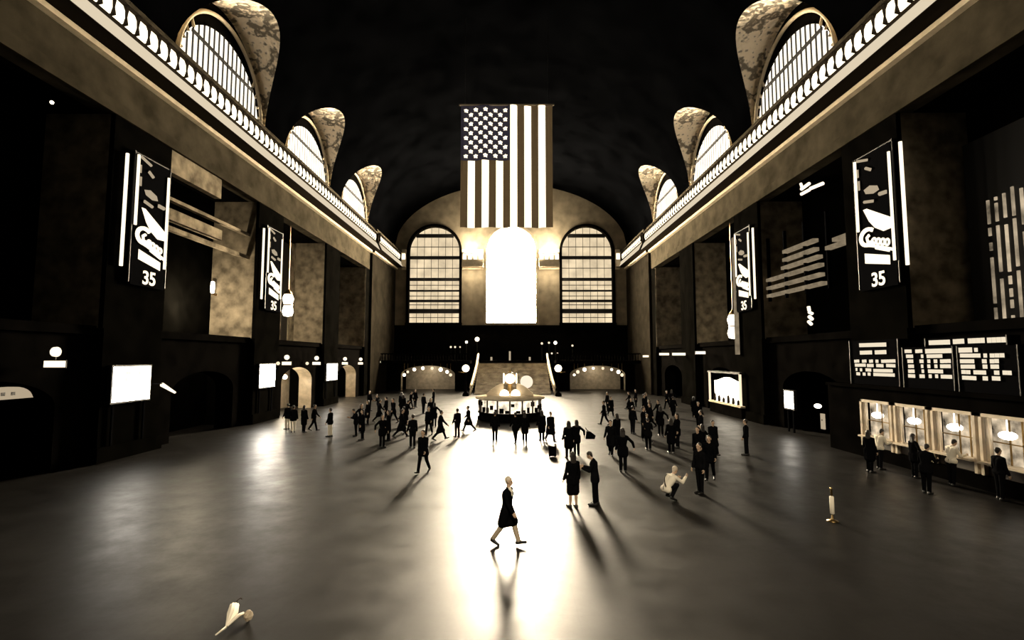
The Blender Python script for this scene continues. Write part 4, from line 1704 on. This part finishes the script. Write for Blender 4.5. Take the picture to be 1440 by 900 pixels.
prototype('man', MANWALK, M['black'], M['tancloth'], M['hairpale'], coat=.82, shirt=M['palecloth'], fine=True)
prototype('walk', WALK2, M['black'], M['black'], M['hairdark'], coat=.35)
prototype('walkcoat', WALK, M['charcoal'], M['black'], M['hairdark'], coat=.9)
prototype('stand', STAND, M['charcoal'], M['charcoal'], M['hairdark'])
prototype('standcoat', STAND, M['black'], M['black'], M['hairdark'], coat=.85, long_hair=True)
prototype('read', READ, M['charcoal'], M['black'], M['hairdark'], coat=.3)
prototype('hip', HIP, M['black'], M['charcoal'], M['hairdark'], coat=.5, long_hair=True)
prototype('skirt', STAND, M['black'], M['black'], M['hairdark'], coat=.3, long_hair=True, skirt=True)
prototype('paletrousers', STAND, M['charcoal'], M['palecloth'], M['hairdark'], coat=.2)
prototype('paletop', READ, M['palecloth'], M['charcoal'], M['hairdark'])
prototype('squat', SQUAT, M['palecloth'], M['charcoal'], M['hairpale'], strap=True, fine=True)
used = set()


def person(key, px, py, H, rz, label, group=None):
    p = on_floor(px, py)
    src = PROTO[key]
    o = src if key not in used else copy_tree(src)
    used.add(key)
    o.location = (p.x, p.y, 0)
    o.rotation_euler = (0, 0, math.radians(rz))
    o.scale = (H / 1.75,) * 3
    tag(o, label, 'person', group)
    return o


person('man', 713, 767, 1.70, -112, 'lone person in a long dark coat striding right across the white glare')
person('skirt', 806, 714, 1.72, 20, 'person with back turned and bare shins, left of the front pair beside the glare')
person('read', 837, 710, 1.70, 75, 'person looking down at held hands, right of the front pair beside the glare')
person('standcoat', 800, 645, 1.74, 10, 'person with long dark hair standing just behind the front pair, left one')
person('hip', 811, 641, 1.70, 15, 'person with one hand on the hip behind the front pair, right one')
person('walk', 595, 665, 1.74, 160, 'person walking at the left edge of the floor glare, nearest on that side')
person('walkcoat', 619, 619, 1.72, -70, 'person in a long coat left of the glare, behind the nearest walker')
person('stand', 643, 615, 1.68, 40, 'slim dark standing person between the long coat and the booth on the left')
person('walkcoat', 659, 607, 1.66, 80, 'person in a long coat stepping left beside the booth')
person('stand', 696, 621, 1.66, 0, 'lone dark standing person in front of the booth, left of the close pair')
person('walk', 725, 623, 1.68, 15, 'person in front of the booth, left one of the close pair')
person('standcoat', 738, 621, 1.64, -10, 'person in front of the booth, right one of the close pair')
person('standcoat', 762, 620, 1.72, 20, 'person in a coat before the right end of the booth, left of two')
person('walkcoat', 774, 622, 1.74, 200, 'person in a coat before the right end of the booth, right of two')
person('squat', 937, 705, 1.74, -62, 'person in a pale top crouching on the dark floor, arm reaching out')
person('stand', 985, 694, 1.72, 120, 'dark standing person right of the croucher in the pale top, nearer one')
person('walk', 999, 676, 1.72, 150, 'dark person right of the croucher in the pale top, farther one')
person('walkcoat', 1003, 640, 1.70, 180, 'dark person left of the kiosk reflection on the floor')
person('stand', 1050, 640, 1.70, 60, 'dark person right of the kiosk reflection on the floor')
dark = 'dark figures in the shade left of the glare'
for key, px, py, rz, lab in (('stand', 580, 630, 30, 'dark figure in the shade behind the nearest left walker'),
                             ('walkcoat', 564, 616, -80, 'dark figure in a long coat in the shade below the left far arch'),
                             ('standcoat', 546, 620, 100, 'leftmost dark figure of the shaded crowd left of the glare'),
                             ('walk', 603, 612, 170, 'dark figure in the shade between the nearest left walker and the booth')):
    person(key, px, py, 1.72, rz, lab, dark)
for key, px, py, rz, lab in (('paletrousers', 412, 608, 20, 'person in pale trousers before the nearer lit gate, left of three'),
                             ('standcoat', 427, 608, -20, 'person in a dark coat before the nearer lit gate, middle of three'),
                             ('paletrousers', 404, 604, 60, 'person in pale trousers left of the nearer lit gate, by the wall'),
                             ('walk', 441, 606, -90, 'dark person before the nearer lit gate, right of three'),
                             ('paletrousers', 464, 614, 80, 'person in pale trousers below the smallest left display')):
    person(key, px, py, 1.68, rz, lab, 'people by the left gates')
for key, px, py, rz, lab in (('walk', 850, 598, 90, 'dark walker below the right far arch, nearest the stair'),
                             ('standcoat', 868, 627, 30, 'dark figure in a coat in the shade right of the glare'),
                             ('stand', 890, 610, -40, 'dark figure standing in the shade, second right of the glare'),
                             ('walkcoat', 915, 602, 100, 'dark figure in a long coat, farthest right in the shaded crowd')):
    person(key, px, py, 1.70, rz, lab, 'dark figures in the shade right of the glare')
for key, px, py, rz, lab in (('paletop', 1238, 660, -80, 'customer in a pale top at the farthest ticket window'),
                             ('hip', 1287, 672, -95, 'customer with hand on hip at the second farthest ticket window'),
                             ('paletop', 1340, 683, -85, 'customer in a pale top at the third farthest ticket window'),
                             ('stand', 1408, 703, -90, 'dark customer at the nearest ticket window'),
                             ('standcoat', 1224, 664, -70, 'dark customer in a coat left of the pale one at the farthest ticket window'),
                             ('read', 1304, 694, -60, 'person looking down, waiting behind the ticket customers')):
    person(key, px, py, 1.70, rz, lab, 'people at the ticket windows')

# dark figures added at invented spots beside the glare, also darkening the floor
rnd = random.Random(21)
taken = [o.location.copy() for o in COL.objects if o.get('category') == 'person']
keys = ['stand', 'standcoat', 'walk', 'walkcoat', 'hip', 'read']
for lo, hi, ya, yb, n, lab, grp in ((478, 612, 572, 632, 20, 'small dark figure added to the dense crowd in the shade left of the glare', 'dense crowd left of the glare'),
                                    (838, 990, 572, 668, 26, 'small dark figure added to the dense crowd in the shade right of the glare', 'dense crowd right of the glare')):
    done = tries = 0
    while done < n and tries < 4000:
        tries += 1
        px, py = rnd.uniform(lo, hi), rnd.uniform(ya, yb)
        q = on_floor(px, py)
        if any((q - t).length < 1.25 for t in taken) or abs(q.x) > 16.5:
            continue
        if (px < 500 and py > 600) or (px > 900 and py > 640 and px < 960):
            continue
        taken.append(q)
        person(keys[rnd.randrange(6)], px, py, rnd.uniform(1.6, 1.8), rnd.uniform(-180, 180), lab, grp)
        done += 1

# ------------------------------------------------------------------ things people carry or left on the floor
p = on_floor(821, 640)
z = on_floor(811, 641)
bx, by = z.x + .64, z.y - .06
root = empty('shoulder_bag', (bx, by, .8), 'dark shoulder bag hanging beside the person with a hand on the hip', 'bag')
b = MB()
pts = [(-.20, .0), (.22, .0), (.27, .16), (.05, .34), (-.16, .36)]
b.extrude([(bx + u, by - .07, .82 + v) for u, v in pts], (0, .14, 0))
part('bag', b, M['black'], root)
b = MB()
b.tube([(bx - .1, by, 1.16), (bx - .2, by, 1.36), (bx - .2, by - .06, 1.3), (bx + .02, by - .03, 1.15)], .014, 6)
part('strap', b, M['black'], root)
p = on_floor(777, 643)
root = empty('suitcase', (p.x, p.y, 0), 'small dark upright suitcase on the floor behind the front pair', 'suitcase')
b = MB()
b.extrude([(p.x - .17, p.y, .05), (p.x + .17, p.y, .05), (p.x + .19, p.y, .1), (p.x + .17, p.y, .5), (p.x - .17, p.y, .5), (p.x - .19, p.y, .44)], (0, .2, 0))
part('body', b, M['black'], root)
b = MB()
b.tube([(p.x - .07, p.y + .1, .5), (p.x - .07, p.y + .1, .57), (p.x + .07, p.y + .1, .57), (p.x + .07, p.y + .1, .5)], .012, 6)
part('handle', b, M['black'], root)
for dx in (-.13, .13):
    b = MB()
    b.lathe((p.x + dx, p.y + .08, .035), [(.01, 0), (.035, 0), (.035, .04), (.01, .04)], 12, 0, 'y')
    part('wheel', b, M['black'], root)

# pale furled umbrella with a thin tip lying at the lower left, a crumpled paper by it
t0 = on_floor(303, 893, .03)
t1 = on_floor(318, 882, .04)
t2 = on_floor(323, 874, .07)
t3 = on_floor(327, 862, .10)
t4 = on_floor(330, 850, .12)
ax = (t4 - t0)
root = empty('umbrella', (t2.x, t2.y, 0), 'pale half furled umbrella lying on the dark floor at the lower left', 'umbrella')
b = MB()
cen = [t1, t1.lerp(t3, .5), t3, t4]
rad = [.016, .05, .085, .075]
rings = []
for i, (c0, r0) in enumerate(zip(cen, rad)):
    d = (t4 - t1).normalized()
    u = d.cross(Vector((0, 0, 1))).normalized()
    w = u.cross(d).normalized()
    ring = []
    for k in range(24):
        a = 2 * PI * k / 24
        rr = r0 * (1 - .22 * (k % 3 == 0)) * (1 + .12 * math.sin(a * 2 + i))
        ring.append(c0 + u * math.cos(a) * rr + w * math.sin(a) * min(rr * .55, .1))
    rings.append(ring)
b.rings(rings)
part('canopy', b, M['palecloth'], root, True)
b = MB()
b.tube([t0, t1], [.012, .022], 8)
part('tip', b, M['palecloth'], root, True)
b = MB()
q = t3.lerp(t1, .2) + Vector((.12, -.02, 0))
b.tube([t1 + Vector((.02, 0, .02)), q, q + Vector((.05, .12, 0))], [.015, .04, .02], 8)
part('loose_fold', b, M['palecloth'], root, True)
b = MB()
b.tube([t4, t4 + ax.normalized() * .16, t4 + ax.normalized() * .22 + Vector((.04, 0, 0)), t4 + ax.normalized() * .18 + Vector((.07, 0, 0))], .012, 8)
part('handle', b, M['wood'], root, True)
p = on_floor(349, 874)
rnd = random.Random(2)
b = MB()
rs = []
for i in range(7):
    t = PI * i / 6
    rs.append([p + Vector((0, 0, .1)) + Vector((max(.004, math.sin(t)) * math.cos(a) * .08 * rnd.uniform(.75, 1.2), max(.004, math.sin(t)) * math.sin(a) * .08 * rnd.uniform(.75, 1.2), -math.cos(t) * .1)) for a in [2 * PI * k / 12 for k in range(12)]])
b.rings(rs)
single('crumpled_paper', b, M['brass'] if False else M['tancloth'], 'small crumpled tan paper right of the pale umbrella on the floor', 'paper')
p = on_floor(1171, 733)
root = empty('stanchion', (p.x, p.y, 0), 'short queue post with a pale sleeve standing before the ticket windows', 'post')
b = MB()
b.lathe(p, [(.16, 0), (.16, .02), (.05, .05), (.03, .08), (.03, .9), (.045, .92), (.02, .97)], 14)
part('post', b, M['brass'], root, True)
b = MB()
b.lathe(p + Vector((0, 0, .2)), [(.035, 0), (.06, .02), (.06, .5), (.035, .52)], 14)
part('sleeve', b, M['palecloth'], root, True)
